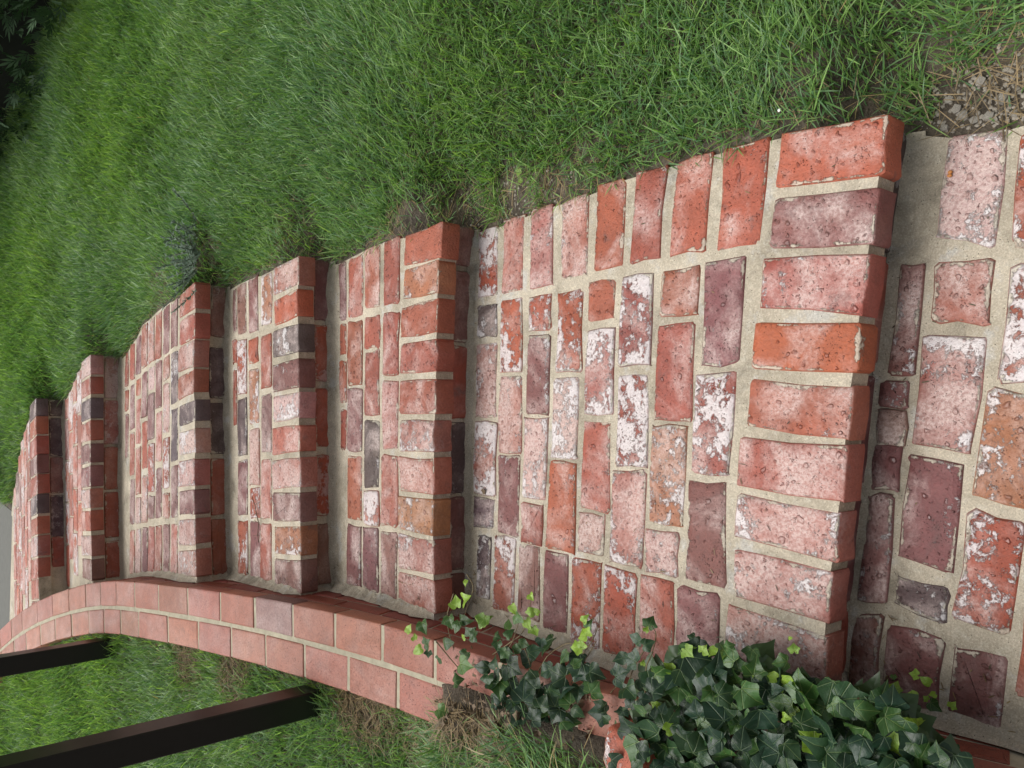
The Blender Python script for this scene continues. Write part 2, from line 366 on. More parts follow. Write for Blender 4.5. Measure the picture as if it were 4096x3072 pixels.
def wnorm(s):
    d = wpt(s + .04) - wpt(s - .04); d /= np.linalg.norm(d); return np.array([-d[1], d[0]])     # outwards = to the left
def wx(y): return np.interp(y, WIN[:, 1], WIN[:, 0])
def w3(s, off, dz=0.0):
    p = wpt(s); q = p + wnorm(s) * off; return np.array([q[0], q[1], zw(p[1]) + dz])
def s_of(y): return np.interp(y, WIN[:, 1], WS_)
REDGE = [.632, 1.76, 2.373, 2.98, 4.09, 4.77]
RISE = np.diff(Z)
def z_right(x, y):
    x = np.asarray(x, float); y = np.asarray(y, float); t = x - xe(y)
    ze = sum(RISE[i] * sstep((y - REDGE[i]) / .16) for i in range(6)) - .010
    zp = np.clip(.125 + .159 * (y - 1.18), -.02, .83) + .015
    zz = ze + (zp - ze) * sstep(t / .40)
    bumps = .010 * np.sin(x * 7.1 + y * 3.3) + .008 * np.sin(y * 9.7 - x * 4.1 + 1.3) + .006 * np.sin(x * 17 + y * 13)
    return zz + bumps * sstep(t / .15)
def z_left(x, y):
    x = np.asarray(x, float); y = np.asarray(y, float); t = (wx(y) - .2) - x
    b = .012 * np.sin(x * 8 + y * 4) + .008 * np.sin(y * 11 - x * 5)
    return np.maximum(zw(y) - .050 - .03 * sstep(t / .5) + b * sstep(t / .1), -.03) + sstep((1.72 - y) / .3) * (.084 + .018 * np.sin(y * 31 + x * 17) * sstep((t + .13) / .08)) * sstep((t + .135) / .03)

# ------------------------------------------------------------------ ground
def sheet(name, v, f, mat):
    o = link(name, mesh(name, v, f, True), mat); o['kind'] = 'structure'; return o
gs = 60
sheet('ground', [(-gs, -gs, -.10), (gs, -gs, -.10), (gs, gs, -.10), (-gs, gs, -.10)], [(0, 1, 2, 3)], M_SOIL)
def grid(ys, ts, fx, fz):
    v = []; f = []
    for y in ys:
        for t in ts:
            x = fx(y, t); v.append((x, y, float(fz(x, y))))
    n = len(ts)
    for i in range(len(ys) - 1):
        for j in range(n - 1): f.append((i * n + j, i * n + j + 1, (i + 1) * n + j + 1, (i + 1) * n + j))
    return v, f
ys = np.concatenate([np.linspace(-3, 0, 8), np.arange(.03, 6.2, .03), np.linspace(6.4, 14, 14)])
ts = np.concatenate([[-.012], np.arange(.01, 1.6, .03), np.geomspace(1.7, 14, 14)])
v, f = grid(ys, ts, lambda y, t: float(xe(y)) + t, z_right); sheet('lawn', v, f, M_SOIL)
ys = np.concatenate([np.linspace(-3, 0, 8), np.arange(.03, 5.3, .04)])
ts = np.concatenate([[-.135, -.12, -.10, -.08, -.06, -.04, -.02], np.arange(.01, 1.2, .04), np.geomspace(1.3, 14, 12)])
v, f = grid(ys, ts, lambda y, t: float(wx(y)) - .2 - t * (1 if t > 0 else float(sstep((1.80 - y) / .15)) + .14 * float(1 - sstep((1.80 - y) / .15))), z_left); sheet('lawn', v, [q[::-1] for q in f], M_SOIL)
# concrete path beyond the top step
cv = [(-6, 5.47, .0), (-.835, 5.47, .0), (-.95, 9, .0), (-6, 9, .0)]
cv = cv + [(x, y, .742) for x, y, z in cv]
o = sheet('concrete_path', cv, [(4, 5, 6, 7), (0, 1, 5, 4), (1, 2, 6, 5), (2, 3, 7, 6), (3, 0, 4, 7)], M_CONC)
for pl in o.data.polygons: pl.use_smooth = False

# ------------------------------------------------------------------ the brick steps
stairs = thing('brick_steps', 'curving flight of old red brick steps climbing past the lawn', 'steps', (0, 0, 0))
def shift(poly, d):                                        # move a front edge back (towards +y side) by d
    out = []
    for i, p in enumerate(poly):
        a = poly[max(i - 1, 0)]; b = poly[min(i + 1, len(poly) - 1)]; t = b[:2] - a[:2]; t = t / np.linalg.norm(t)
        n = np.array([t[1], -t[0]]);  n = n if n[1] > 0 else -n
        out.append(np.array([p[0] + n[0] * d, p[1] + n[1] * d]))
    return np.array(out)
def prism(v, f, pts, z0, z1):
    b = len(v); n = len(pts)
    for p in pts: v.append((p[0], p[1], z0))
    for p in pts: v.append((p[0], p[1], z1))
    f.append(tuple(range(b + n, b + 2 * n))); f.append(tuple(range(b, b + n))[::-1])
    for i in range(n): f.append((b + i, b + (i + 1) % n, b + n + (i + 1) % n, b + n + i))
OVER = .024
def left_line(y0, y1, inset=-.006, n=14):
    return [np.array([float(wx(y)) + inset, y]) for y in np.linspace(y0, y1, n)]
steps = []
for i in range(7):
    v = []; f = []
    if i == 0:
        fr = np.array([[.47, -.7], [-.50, -.7]]); re = REW[0][:, :2][np.argsort(REW[0][:, 1])]; re = np.vstack([[[.46, -.7]], re])
    else:
        fr = NW[i][:, :2]; re = REW[i][:, :2]
    if i < 6:
        bk = shift(NW[i + 1], .09)
    else:
        bk = np.array([[-.86, 5.462], [-1.75, 5.462]])
    fr_in = shift(np.c_[fr, np.zeros(len(fr))], .006) if i else fr
    re = re + np.array([-.004, 0])
    yl0 = fr_in[-1][1]; yl1 = bk[-1][1]
    if i == 6: yl1 = 5.2
    ll = left_line(yl0, yl1)
    fr_l = fr_in[:-1] if i else fr_in[:0]
    poly = [*(fr_l[::-1])] + [*re[(re[:, 1] > fr_in[0][1] + .01)]] if i else [*re]
    poly = poly + [*bk] + ll[::-1]
    poly = [np.array(p) for p in poly]
    # polygon runs: front left->right, right edge, back right->left, left edge back->front
    th = .058 if i else .08
    prism(v, f, poly, Z[i] - th, Z[i] - .0035)
    if i:
        fr2 = shift(np.c_[fr, np.zeros(len(fr))], OVER + .006); zb = Z[i - 1] - .02
        poly2 = [*(fr2[:-1][::-1])] + [*(re[(re[:, 1] > fr2[0][1] + .01)] - np.array([.01, 0]))] + [*bk] + ll[::-1]
        prism(v, f, poly2, zb, Z[i] - th + .001)
    # cove of mortar at the foot of the next riser and along the kerb wall
    def cove(line_in, line_out, z, hgt):
        b = len(v); n = len(line_in)
        for k in range(n):
            j = random.gauss(0, .002); tp_ = min(1.0, (k + .2) / 3, (n - k) / 3); z_ = z - .004 + .004 * tp_
            a, c = line_in[k], line_out[k]; mid = a * .55 + c * .45
            v.extend([(a[0], a[1], z_ + (hgt + j) * tp_), (mid[0], mid[1], z_ + (hgt * .28 + j) * tp_), (c[0], c[1], z - .006)])
        for k in range(n - 1):
            f.append((b + 3 * k, b + 3 * k + 3, b + 3 * k + 4, b + 3 * k + 1)); f.append((b + 3 * k + 1, b + 3 * k + 4, b + 3 * k + 5, b + 3 * k + 2))
    def resample(a, n):
        d = np.concatenate([[0], np.cumsum(np.linalg.norm(np.diff(a, axis=0), axis=1))]); s = np.linspace(0, d[-1], n)
        return np.c_[np.interp(s, d, a[:, 0]), np.interp(s, d, a[:, 1])]
    if i < 6:
        foot = resample(shift(NW[i + 1], OVER + .004), 40); wd = [.028, .018, .030, .022, .026, .022][i]
        out = resample(shift(NW[i + 1], OVER - wd), 40) + rng.normal(0, .0025, (40, 2))
        cove(foot, out, Z[i], [.012, .010, .014, .010, .010, .010][i])
    ys_ = np.linspace(fr_in[-1][1] + .004 if i else -.6, (NW[i + 1][-1][1] + OVER) if i < 6 else 5.1, 36)
    a = np.array([[float(wx(y)) + .002, y] for y in ys_]); c = np.array([[float(wx(y)) + .028 + random.gauss(0, .004), y] for y in ys_])
    cove(a, c, Z[i], .026)
    me = mesh('step', v, f); o = link('step', me, M_MORTAR, stairs); steps.append(o)

def wq(pts, z): return [un(x, y, z) for x, y in pts]
def hdr(i, rows, codes):                                   # header bricks of a nosing from 4 pixel corners: back-top, front-top, back-bottom, front-bottom
    for (a, b, c, d), k in zip(rows, codes):
        q = wq([a, b, d, c], Z[i]); brick(q, .056, k, steps[i], tilt=.007, lift=random.uniform(-.001, .0015), jit=.0018)
def rows(i, data, slope):
    for r, codes in data:
        for (xa0, xa1, ya, xb0, xb1, yb), k in zip(r, codes):
            def end(x0, x1, y, s):
                xm = (x0 + x1) / 2; return [(x0, y + s * (x0 - xm)), (x1, y + s * (x1 - xm))]
            ma = (xa0 + xa1) / 2; mb = (xb0 + xb1) / 2
            A = end(xa0, xa1, ya, slope(ma, ya)); B = end(xb0, xb1, yb, slope(mb, yb))
            brick(wq([A[0], A[1], B[1], B[0]], Z[i]), .045, k, steps[i], tilt=.006, lift=random.uniform(-.0018, .0012), jit=.0021)
# --- lowest tread
T0 = [([(3800, 545), (4020, 515), (3742, 940), (3975, 995)], 'w'), ([(3747, 1055), (3972, 1042), (3725, 1285), (3950, 1297)], 'p'),
      ([(3700, 1335), (3940, 1350), (3652, 1775), (3877, 1817)], 'P'), ([(3635, 1825), (3857, 1865), (3590, 2220), (3795, 2295)], 'm'),
      ([(3585, 2300), (3785, 2355), (3572, 2410), (3777, 2495)], 'd'), ([(3550, 2505), (3760, 2555), (3520, 2830), (3740, 2860)], 'm'),
      ([(4078, 545), (4300, 500), (4045, 975), (4270, 1010)], 'x'), ([(4055, 1060), (4280, 1050), (3992, 1522), (4225, 1535)], 'X'),
      ([(3970, 1555), (4200, 1590), (3892, 1990), (4120, 2035)], 't'), ([(3875, 2045), (4098, 2095), (3810, 2475), (4040, 2545)], 'x'),
      ([(3815, 2583), (4025, 2635), (3772, 2900), (3990, 2965)], 'm'),
      ([(4320, 900), (4560, 900), (4290, 1330), (4530, 1350)], 'p'), ([(4280, 1390), (4520, 1420), (4200, 1850), (4440, 1900)], 'r'),
      ([(4190, 1910), (4430, 1950), (4120, 2340), (4350, 2400)], 'P'), ([(4110, 2400), (4340, 2470), (4060, 2780), (4290, 2850)], 'p')]
for (a, b, c, d), k in T0: brick(wq([a, b, d, c], 0), .045, k, steps[0], jit=.0024, lift=random.uniform(-.001, .001))
for (a, b, c, d), k in [([(3625, 1065), (3678, 1062), (3585, 1490), (3640, 1492)], 'm'), ([(3552, 1530), (3615, 1535), (3540, 1618), (3608, 1622)], 'm'),
                        ([(3535, 1640), (3606, 1645), (3525, 1772), (3598, 1778)], 'b'), ([(3518, 1785), (3590, 1792), (3505, 1950), (3575, 1957)], 'm'),
                        ([(3492, 1988), (3558, 1992), (3450, 2395), (3515, 2412)], 'm'), ([(3432, 2465), (3505, 2470), (3420, 2735), (3490, 2745)], 'b')]:
    brick(wq([(a[0] - 26, a[1] - 4), (b[0] + 14, b[1] - 4), (d[0] + 14, d[1] + 4), (c[0] - 26, c[1] + 4)], .004), .03, k, steps[0], jit=.002, hz=.1, rad=.004)
# --- the long tread
hdr(1, HD[1], 'ompoppPPP')
R1 = [([(1911, 1986, 915, 1908, 1984, 1187), (1905, 1985, 1220, 1905, 1986, 1350), (1904, 1984, 1375, 1898, 1982, 1668), (1899, 1984, 1689, 1893, 1976, 1979), (1893, 1974, 1995, 1890, 1968, 2110), (1910, 1960, 2147, 1905, 1955, 2390)], 'xdPXdd'),
      ([(2012, 2096, 868, 2007, 2088, 1170), (2004, 2089, 1195, 1997, 2083, 1485), (1996, 2084, 1506, 1990, 2080, 1809), (1988, 2076, 1827, 1986, 2070, 2136), (1978, 2060, 2151, 1970, 2050, 2442)], 'pxPmX'),
      ([(2125, 2211, 830, 2119, 2208, 1145), (2114, 2203, 1186, 2112, 2200, 1322), (2112, 2196, 1345, 2104, 2192, 1657), (2096, 2191, 1672, 2084, 2178, 1996), (2086, 2169, 2014, 2082, 2165, 2175), (2076, 2158, 2184, 2066, 2152, 2469)], 'Pxmwpb'),
      ([(2247, 2352, 790, 2244, 2346, 1107), (2230, 2327, 1162, 2222, 2324, 1485), (2214, 2313, 1511, 2203, 2306, 1831), (2200, 2302, 1850, 2185, 2292, 2200), (2178, 2272, 2213, 2170, 2265, 2527)], 'PxwOm'.replace('O', 'o')),
      ([(2390, 2497, 728, 2378, 2487, 1070), (2352, 2456, 1126, 2349, 2455, 1281), (2347, 2455, 1318, 2334, 2446, 1657), (2332, 2440, 1686, 2318, 2432, 2040), (2315, 2418, 2057, 2308, 2412, 2215), (2290, 2402, 2245, 2280, 2395, 2580)], 'orXpPx'),
      ([(2546, 2670, 680, 2517, 2636, 1043), (2488, 2614, 1100, 2476, 2600, 1461), (2470, 2594, 1500, 2456, 2582, 1870), (2450, 2576, 1885, 2432, 2560, 2261), (2418, 2540, 2280, 2408, 2530, 2620)], 'rXXPx'),
      ([(2706, 2848, 632, 2680, 2816, 1012), (2650, 2796, 1075, 2640, 2788, 1260), (2633, 2772, 1300, 2614, 2758, 1680), (2606, 2748, 1702, 2588, 2728, 2098), (2582, 2712, 2127, 2574, 2702, 2293), (2560, 2692, 2318, 2548, 2680, 2670)], 'oprtPp'),
      ([(2894, 3072, 572, 2866, 3032, 985), (2820, 2979, 1045, 2805, 2950, 1457), (2784, 2938, 1491, 2760, 2914, 1897), (2750, 2902, 1927, 2736, 2890, 2335), (2714, 2874, 2365, 2700, 2860, 2660)], 'omXmm')]
rows(1, R1, lambda x, y: (y - 1626) / (x + 574))
# --- third tread
hdr(2, HD[2], 'rtrrrPptPp')
def tab(pts):
    a = np.array(pts); return lambda x, y: float(np.interp(y, a[:, 0], a[:, 1]))
def simp(x0, x1, *yy): return [(x0, x1, a, x0 - 2, x1 - 2, b) for a, b in yy]
def drift(x0, x1, xl0, xl1, yt, yb, yy):
    r = []
    for a, b in yy:
        ta = (a - yt) / (yb - yt); tb = (b - yt) / (yb - yt)
        r.append((x0 + (xl0 - x0) * ta, x1 + (xl1 - x1) * ta, a, x0 + (xl0 - x0) * tb, x1 + (xl1 - x1) * tb, b))
    return r
rows(2, [(drift(1536, 1597, 1520, 1581, 960, 2380, [(958, 1213), (1251, 1497), (1527, 1796), (1822, 2102), (2130, 2385)]), 'rrppb'),
         (drift(1459, 1518, 1451, 1510, 985, 2365, [(987, 1226), (1266, 1392), (1405, 1661), (1683, 1947), (1970, 2096), (2114, 2362)]), 'prrdxm'),
         (drift(1392, 1448, 1386, 1442, 1025, 2340, [(1027, 1266), (1285, 1538), (1556, 1802), (1826, 2077), (2105, 2340)]), 'rrmrm'),
         (drift(1355, 1381, 1362, 1382, 1048, 2000, [(1048, 1279), (1298, 1418), (1444, 1610), (1640, 1800)]), 'mrrr')],
     tab([(950, -.38), (1215, -.25), (1520, -.04), (1680, .02), (2000, .12), (2300, .25), (2450, .4)]))
# --- fourth tread
hdr(3, HD[3], 'PodmwpPmtb')
rows(3, [(drift(1044, 1084, 1042, 1082, 1095, 2318, [(1097, 1299), (1338, 1548), (1579, 1809), (1840, 2075), (2100, 2318)]), 'trmpr'),
         (drift(993, 1027, 1000, 1040, 1108, 2309, [(1112, 1326), (1355, 1449), (1479, 1696), (1718, 1940), (1953, 2070), (2087, 2309)]), 'motPxm'),
         (drift(948, 981, 952, 990, 1130, 2296, [(1135, 1335), (1362, 1574), (1598, 1821), (1842, 2059), (2085, 2296)]), 'bxdmx'),
         (drift(929, 944, 934, 946, 1155, 2000, [(1157, 1330), (1360, 1450), (1480, 1700)]), 'mrr')],
     tab([(1050, -.5), (1310, -.33), (1570, -.24), (1830, -.13), (1976, 0), (2240, .13), (2360, .3)]))
# --- fifth tread
hdr(4, HD[4], 'rrPpdwPmPP')
S4 = tab([(1160, -.85), (1380, -.6), (1610, -.42), (1840, -.25), (1965, -.12), (2080, -.12), (2200, -.05), (2300, .1)])
rows(4, [(simp(683, 709, (1205, 1385), (1409, 1613), (1635, 1844), (1862, 2070), (2098, 2294)), 'mddmp'),
         (simp(652, 676, (1226, 1412), (1431, 1516), (1534, 1731), (1753, 1953), (1975, 2070), (2100, 2294)), 'mpPxpm'),
         (simp(622, 645, (1250, 1430), (1446, 1632), (1650, 1844), (1872, 2070), (2102, 2293)), 'rmpmp'),
         (simp(593, 616, (1278, 1446), (1467, 1558), (1576, 1757), (1776, 1964), (1984, 2073), (2106, 2292)), 'Pwmxmr'),
         (simp(568, 589, (1298, 1468), (1489, 1666), (1689, 1875), (1901, 2085), (2110, 2292)), 'pmoPm'),
         (simp(543, 562, (1347, 1495), (1515, 1580), (1596, 1775), (1790, 1975), (1992, 2092), (2116, 2292)), 'mrprPP'),
         (simp(519, 537, (1378, 1518), (1537, 1718), (1731, 1901), (1918, 2096), (2122, 2292)), 'rmrmp'),
         (simp(501, 513, (1412, 1545), (1562, 1640), (1660, 1830)), 'rrm')], S4)
# --- two highest treads
FY = {5: [(1420, 1493), (1507, 1573), (1592, 1670), (1683, 1757), (1775, 1849), (1866, 1943), (1957, 2030), (2045, 2123), (2144, 2224), (2240, 2322)],
      6: [(1593, 1660), (1666, 1735), (1744, 1816), (1820, 1890), (1899, 1973), (1979, 2053), (2067, 2135), (2144, 2222), (2233, 2311), (2318, 2396), (2404, 2475)]}
FC = {5: 'wrdrmmPrPb', 6: 'drrmrdrPrrr'}
for i in (5, 6):
    fx = lambda y: float(np.interp(y, [p[1] for p in NP[i]], [p[0] for p in NP[i]]))
    A, B = NW[i][0], NW[i][-1]; e = (B - A)[:2]; e /= np.linalg.norm(e); n = np.array([-e[1], e[0]]); n = n if n[1] > 0 else -n
    for (ya, yb), k in zip(FY[i], FC[i]):
        a = un(fx(ya), ya, Z[i]); b = un(fx(yb), yb, Z[i]); bn = np.array([n[0] * .2, n[1] * .2, 0])
        brick([a + bn, a, b, b + bn], .056, k, steps[i], tilt=.008)
    J = Joined(); re = REW[i][:, :2]; rn = (re - A[:2]) @ n; ree = (re - A[:2]) @ e; o_ = np.argsort(rn); rn, ree = rn[o_], ree[o_]
    for r in range(4 if i == 5 else 6):
        d0 = .213 + r * .106; dm = d0 + .047
        if i == 6 and dm > .80: break
        s0 = float(np.interp(dm, rn, ree)) + .01; s = s0 - .10 * (r % 2)
        for k in range(8):
            a, b = max(s, s0), s + .2; s += .212
            if b - a < .05: continue
            P = [A[:2] + e * ss_ + n * dd for ss_, dd in ((a, d0), (b, d0), (b, d0 + .094), (a, d0 + .094))]
            if min(p[0] - float(wx(p[1])) for p in P) < .012: break
            J.add([(p[0], p[1], Z[i] + random.uniform(-.001, .001)) for p in P], .03, tilt=.006, mid=False)
    J.build('brick_rows', M_STUFFB, steps[i])
# --- stretchers in the risers
RB = {1: ([(520, 1000), (1050, 1455), (1510, 1945), (1985, 2415), (2450, 2760)], 'drmmr'), 2: ([(905, 1060), (1087, 1366), (1388, 1670), (1691, 1974), (1992, 2279), (2297, 2455)], 'bmrdmb'),
      3: ([(1040, 1278), (1303, 1524), (1558, 1783), (1823, 2060), (2097, 2335)], 'mxrxb'), 4: ([(1150, 1345), (1393, 1591), (1613, 1814), (1836, 2058), (2077, 2302)], 'bddrr'),
      5: ([(1430, 1590), (1605, 1775), (1789, 1957), (1970, 2148), (2166, 2310)], 'wPrrr'), 6: ([(1600, 1661), (1674, 1822), (1829, 1973), (1984, 2144), (2150, 2305), (2312, 2400), (2408, 2480)], 'ddmdrrr')}
for i in RB:
    line = shift(NW[i], OVER); ln = np.c_[line, np.full(len(line), Z[i] - .09)]
    prj = np.array([project(p)[:2] for p in ln])
    zt = Z[i] - .066; zb = max(Z[i - 1] + .003, zt - .060)
    for (ya, yb), k in zip(*RB[i]):
        def at(y): return np.array([np.interp(y, prj[:, 1], ln[:, 0]), np.interp(y, prj[:, 1], ln[:, 1])])
        a, b = at(ya), at(yb); back = np.array([0, .02])
        q = [(a[0], a[1], zt), (b[0], b[1], zt), (b[0], b[1], zb), (a[0], a[1], zb)]
        # face looks towards the viewer: build with outward normal -y
        v, f, ed, tp, M = brick_geo(q, .03, tilt=.006)
        if M.col[2][1] > 0: M = M @ Matrix.Rotation(math.pi, 4, 'X')
        me = mesh('brick', v, f); add_attr(me, ed, [0.35] * len(tp)); o = link('brick', me, M_BRICK, steps[i]); o.matrix_world = M; set_brick(o, k, .0)

# ------------------------------------------------------------------ the low kerb wall
wall = thing('kerb_wall', 'low curved kerb wall of smooth pink bricks beside the steps', 'wall', (0, 0, 0))
SV = np.linspace(s_of(.25), WS_[-1] - .05, 120)
v = []; f = []
for s in SV:
    for off, dz in ((.003, -.002), (.197, -.002), (.197, -.42), (.003, -.42)): v.append(w3(s, off, dz))
for k in range(len(SV) - 1):
    for j in range(4): f.append((4 * k + j, 4 * k + (j + 1) % 4, 4 * k + 4 + (j + 1) % 4, 4 * k + 4 + j))
f.append((0, 1, 2, 3)); e_ = 4 * (len(SV) - 1); f.append((e_ + 3, e_ + 2, e_ + 1, e_))
core = link('mortar_core', mesh('mortar_core', v, f), flat('kerb_mortar', (.40, .365, .27), .9, 35, .5, .003), wall)
PAL['k'] = ((.315, .112, .068), .34, .03); PAL['q'] = ((.21, .095, .088), .40, .02); PAL['y'] = ((.33, .140, .080), .36, .06); PAL['K'] = ((.235, .058, .038), .10, .0)
def wbrick(s0, s1, o0, o1, dz, depth, code):
    q = [w3(s0, o0, dz), w3(s1, o0, dz), w3(s1, o1, dz), w3(s0, o1, dz)]
    return brick(q, depth, code, wall, M_WALLB, wet=0.0, tilt=.003, rad=.003, jit=.0005, bev=.002, mid=False, lift=random.uniform(-.001, .001), inset=.005, grow=0)
inner = [1740, 1527, 1338, 1170, 1016, 880, 749, 633, 536, 463, 401, 341, 274, 209, 148, 87, 44, 0]
iy = [float(np.interp(x, [p[0] for p in WPX][::-1], [p[1] for p in WPX][::-1])) for x in inner]
isv = [float(s_of(unw(x, y)[1])) for x, y in zip(inner, iy)]
near = [isv[0] - .207 * k for k in range(1, 7)][::-1]
isv = near + isv + [isv[-1] + .2 * k for k in range(1, 5)]
for k in range(len(isv) - 1):
    g_ = .0045 if isv[k] < isv[len(near) + 8] else .0018
    wbrick(isv[k] + g_, isv[k + 1] - g_, 0, .094, 0, .056, 'q' if k == len(near) + 3 else random.choice('kkkkky' if k > len(near) + 8 else 'kkk'))
outer = [1795, 1590, 1389, 1212, 1057, 919, 788, 666, 550, 478, 411, 350, 280, 215, 155, 98, 50]
my = [float(np.interp(x, [0, 87, 209, 348, 418, 540, 662, 784, 958, 1106, 1200, 1392, 1540, 1697, 1800], [2584, 2518, 2457, 2421, 2412, 2427, 2444, 2466, 2501, 2527, 2565, 2609, 2635, 2687, 2712])) for x in outer]
osv = [float(s_of(unw(x, y)[1])) for x, y in zip(outer, my)]
osv = [osv[0] - .41, osv[0] - .207] + osv + [osv[-1] + .2 * k for k in range(1, 5)]
for k in range(len(osv) - 1):
    wbrick(osv[k] + .005, osv[k + 1] - .004, .107, .2, 0, .056, 'y' if k == 8 else random.choice('kkky'))
# lower courses of the inner face, wet red deepened with painted shade
for c_ in (1, 2, 3):
    for k in range(len(isv) - 1):
        a = isv[k] + (.104 if c_ % 2 else 0); b = isv[k + 1] + (.104 if c_ % 2 else 0)
        if wpt(a)[1] > 4.0: break
        q = [w3(a + .004, .0, -.066 * c_ + .0), w3(b - .004, .0, -.066 * c_), w3(b - .004, .0, -.066 * c_ - .056), w3(a + .004, .0, -.066 * c_ - .056)]
        v, f, ed, tp, M = brick_geo(q, .03, rad=.003, jit=.0005, bev=.002, mid=False, inset=.005, grow=0)
        if M.col[2][0] < 0: M = M @ Matrix.Rotation(math.pi, 4, 'X')
        me = mesh('brick', v, f); add_attr(me, [min(1, x * 2 + .4) for x in ed], [0.05] * len(tp)); o = link('brick', me, M_WALLB, wall); o.matrix_world = M; set_brick(o, 'K', 0.0)

# ------------------------------------------------------------------ railing
rail = thing('railing', 'black painted metal railing with square posts beside the kerb wall', 'railing', (-.93, 2.13, .35))
def box(name, lo, hi, mat, parent, rz=0, about=None, bev=.003):
    lo = np.array(lo); hi = np.array(hi); v = []
    for z in (lo[2], hi[2]):
        for a, b in ((lo[0] + bev, lo[1]), (hi[0] - bev, lo[1]), (hi[0], lo[1] + bev), (hi[0], hi[1] - bev), (hi[0] - bev, hi[1]), (lo[0] + bev, hi[1]), (lo[0], hi[1] - bev), (lo[0], lo[1] + bev)):
            v.append((a, b, z))
    f = [tuple(range(8))[::-1], tuple(range(8, 16))] + [(k, (k + 1) % 8, 8 + (k + 1) % 8, 8 + k) for k in range(8)]
    if about is not None:
        cs, sn = math.cos(rz), math.sin(rz); v = [(about[0] + (x - about[0]) * cs - (y - about[1]) * sn, about[1] + (x - about[0]) * sn + (y - about[1]) * cs, z) for x, y, z in v]
    o = link(name, mesh(name, v, f), mat); o.parent = parent; o.matrix_parent_inverse = parent.matrix_world.inverted(); return o
bpy.context.view_layer.update()
P1 = unw(1322, 2800, -.07); P2 = unw(470, 2588, -.07)
hw = .036
for P, rz in ((P1, .02), (P2, .10)):
    box('post', (P[0] - hw, P[1] - .005, P[2] - .15), (P[0] + hw, P[1] + 2 * hw - .005, P[2] + 1.02), M_METAL, rail, rz, P)
D = (P2 - P1) * np.array([1, 1, 1.0]); D = D / np.linalg.norm(D)
side = np.array([D[1], -D[0], 0]); side /= np.linalg.norm(side)
def beam(name, a, b, wd, ht, mat):
    a = np.array(a); b = np.array(b); d = (b - a) / np.linalg.norm(b - a); s_ = np.array([d[1], -d[0], 0]); s_ /= np.linalg.norm(s_); n_ = np.cross(s_, d)
    v = []
    for p in (a, b):
        for i_, j_ in ((-1, -1), (1, -1), (1, 1), (-1, 1)): v.append(p + s_ * i_ * wd / 2 + n_ * j_ * ht / 2)
    f = [(0, 1, 2, 3), (7, 6, 5, 4)] + [(k, 4 + k, 4 + (k + 1) % 4, (k + 1) % 4) for k in range(4)]
    o = link(name, mesh(name, v, f), mat); o.parent = rail; o.matrix_parent_inverse = rail.matrix_world.inverted(); return o
top = np.array([0, 0, 1.03]); beam('handrail', P1 + top - D * .5 + np.array([0, .03, 0]), P2 + top + D * .8 + np.array([0, .03, 0]), .08, .045, M_METAL)
# clamp with two bolts at the height where the picture ends
br_z = .83
bk = box('bracket', (P1[0] - hw - .006, P1[1] - .012, P1[2] + br_z), (P1[0] + hw + .006, P1[1] - .006, P1[2] + br_z + .12), M_METAL, rail, .02, P1)
for dx in (-.012, .020):
    b0 = Vector((P1[0] + dx, P1[1] - .012, P1[2] + br_z + .02)); v, f = tube([b0, b0 + Vector((0, -.009, 0))], .0085, 6)
    bo = link('bolt', mesh('bolt', v, f), M_BOLT, bk); bo.matrix_parent_inverse = bk.matrix_world.inverted()

# ------------------------------------------------------------------ grass
def blobs(px, surf):
    out = []
    for x, y, r, k in px:
        p = surf(x, y); q = surf(x + r, y); out.append((p[0], p[1], max(.02, np.linalg.norm(q[:2] - p[:2])), k))
    return out
def onlawn(x, y):
    p = None; z = .1
    for _ in range(12):
        p = un(x, y, z); z = float(z_right(p[0], p[1]))
    return p
def onleft(x, y): return unw(x, y, -.055)
BARE_R = blobs([(2070, 790, 95, .95), (2230, 745, 80, .85), (1900, 850, 80, .7), (1620, 880, 80, .75), (3900, 440, 230, 1.0), (4080, 330, 260, 1.0), (3760, 250, 110, .7), (755, 1000, 60, .35), (790, 1080, 50, .35), (3450, 430, 150, .5), (3150, 350, 130, .45), (2350, 640, 90, .5), (1150, 950, 60, .3), (660, 1180, 60, .45), (4090, 60, 150, .35)], onlawn)
BARE_L = blobs([(1480, 2790, 110, .75), (760, 2640, 50, .6), (960, 2690, 60, .6), (1930, 2790, 95, .92), (2060, 2840, 90, .85), (1700, 2990, 90, .3), (2480, 2860, 70, .8), (2900, 2900, 200, 1.0)], onleft)
def bare(x, y, bl):
    b = np.zeros_like(x)
    for bx, by, r, k in bl: b = np.maximum(b, k * sstep(1.25 - np.hypot(x - bx, (y - by)) / r / 1.0))
    return b
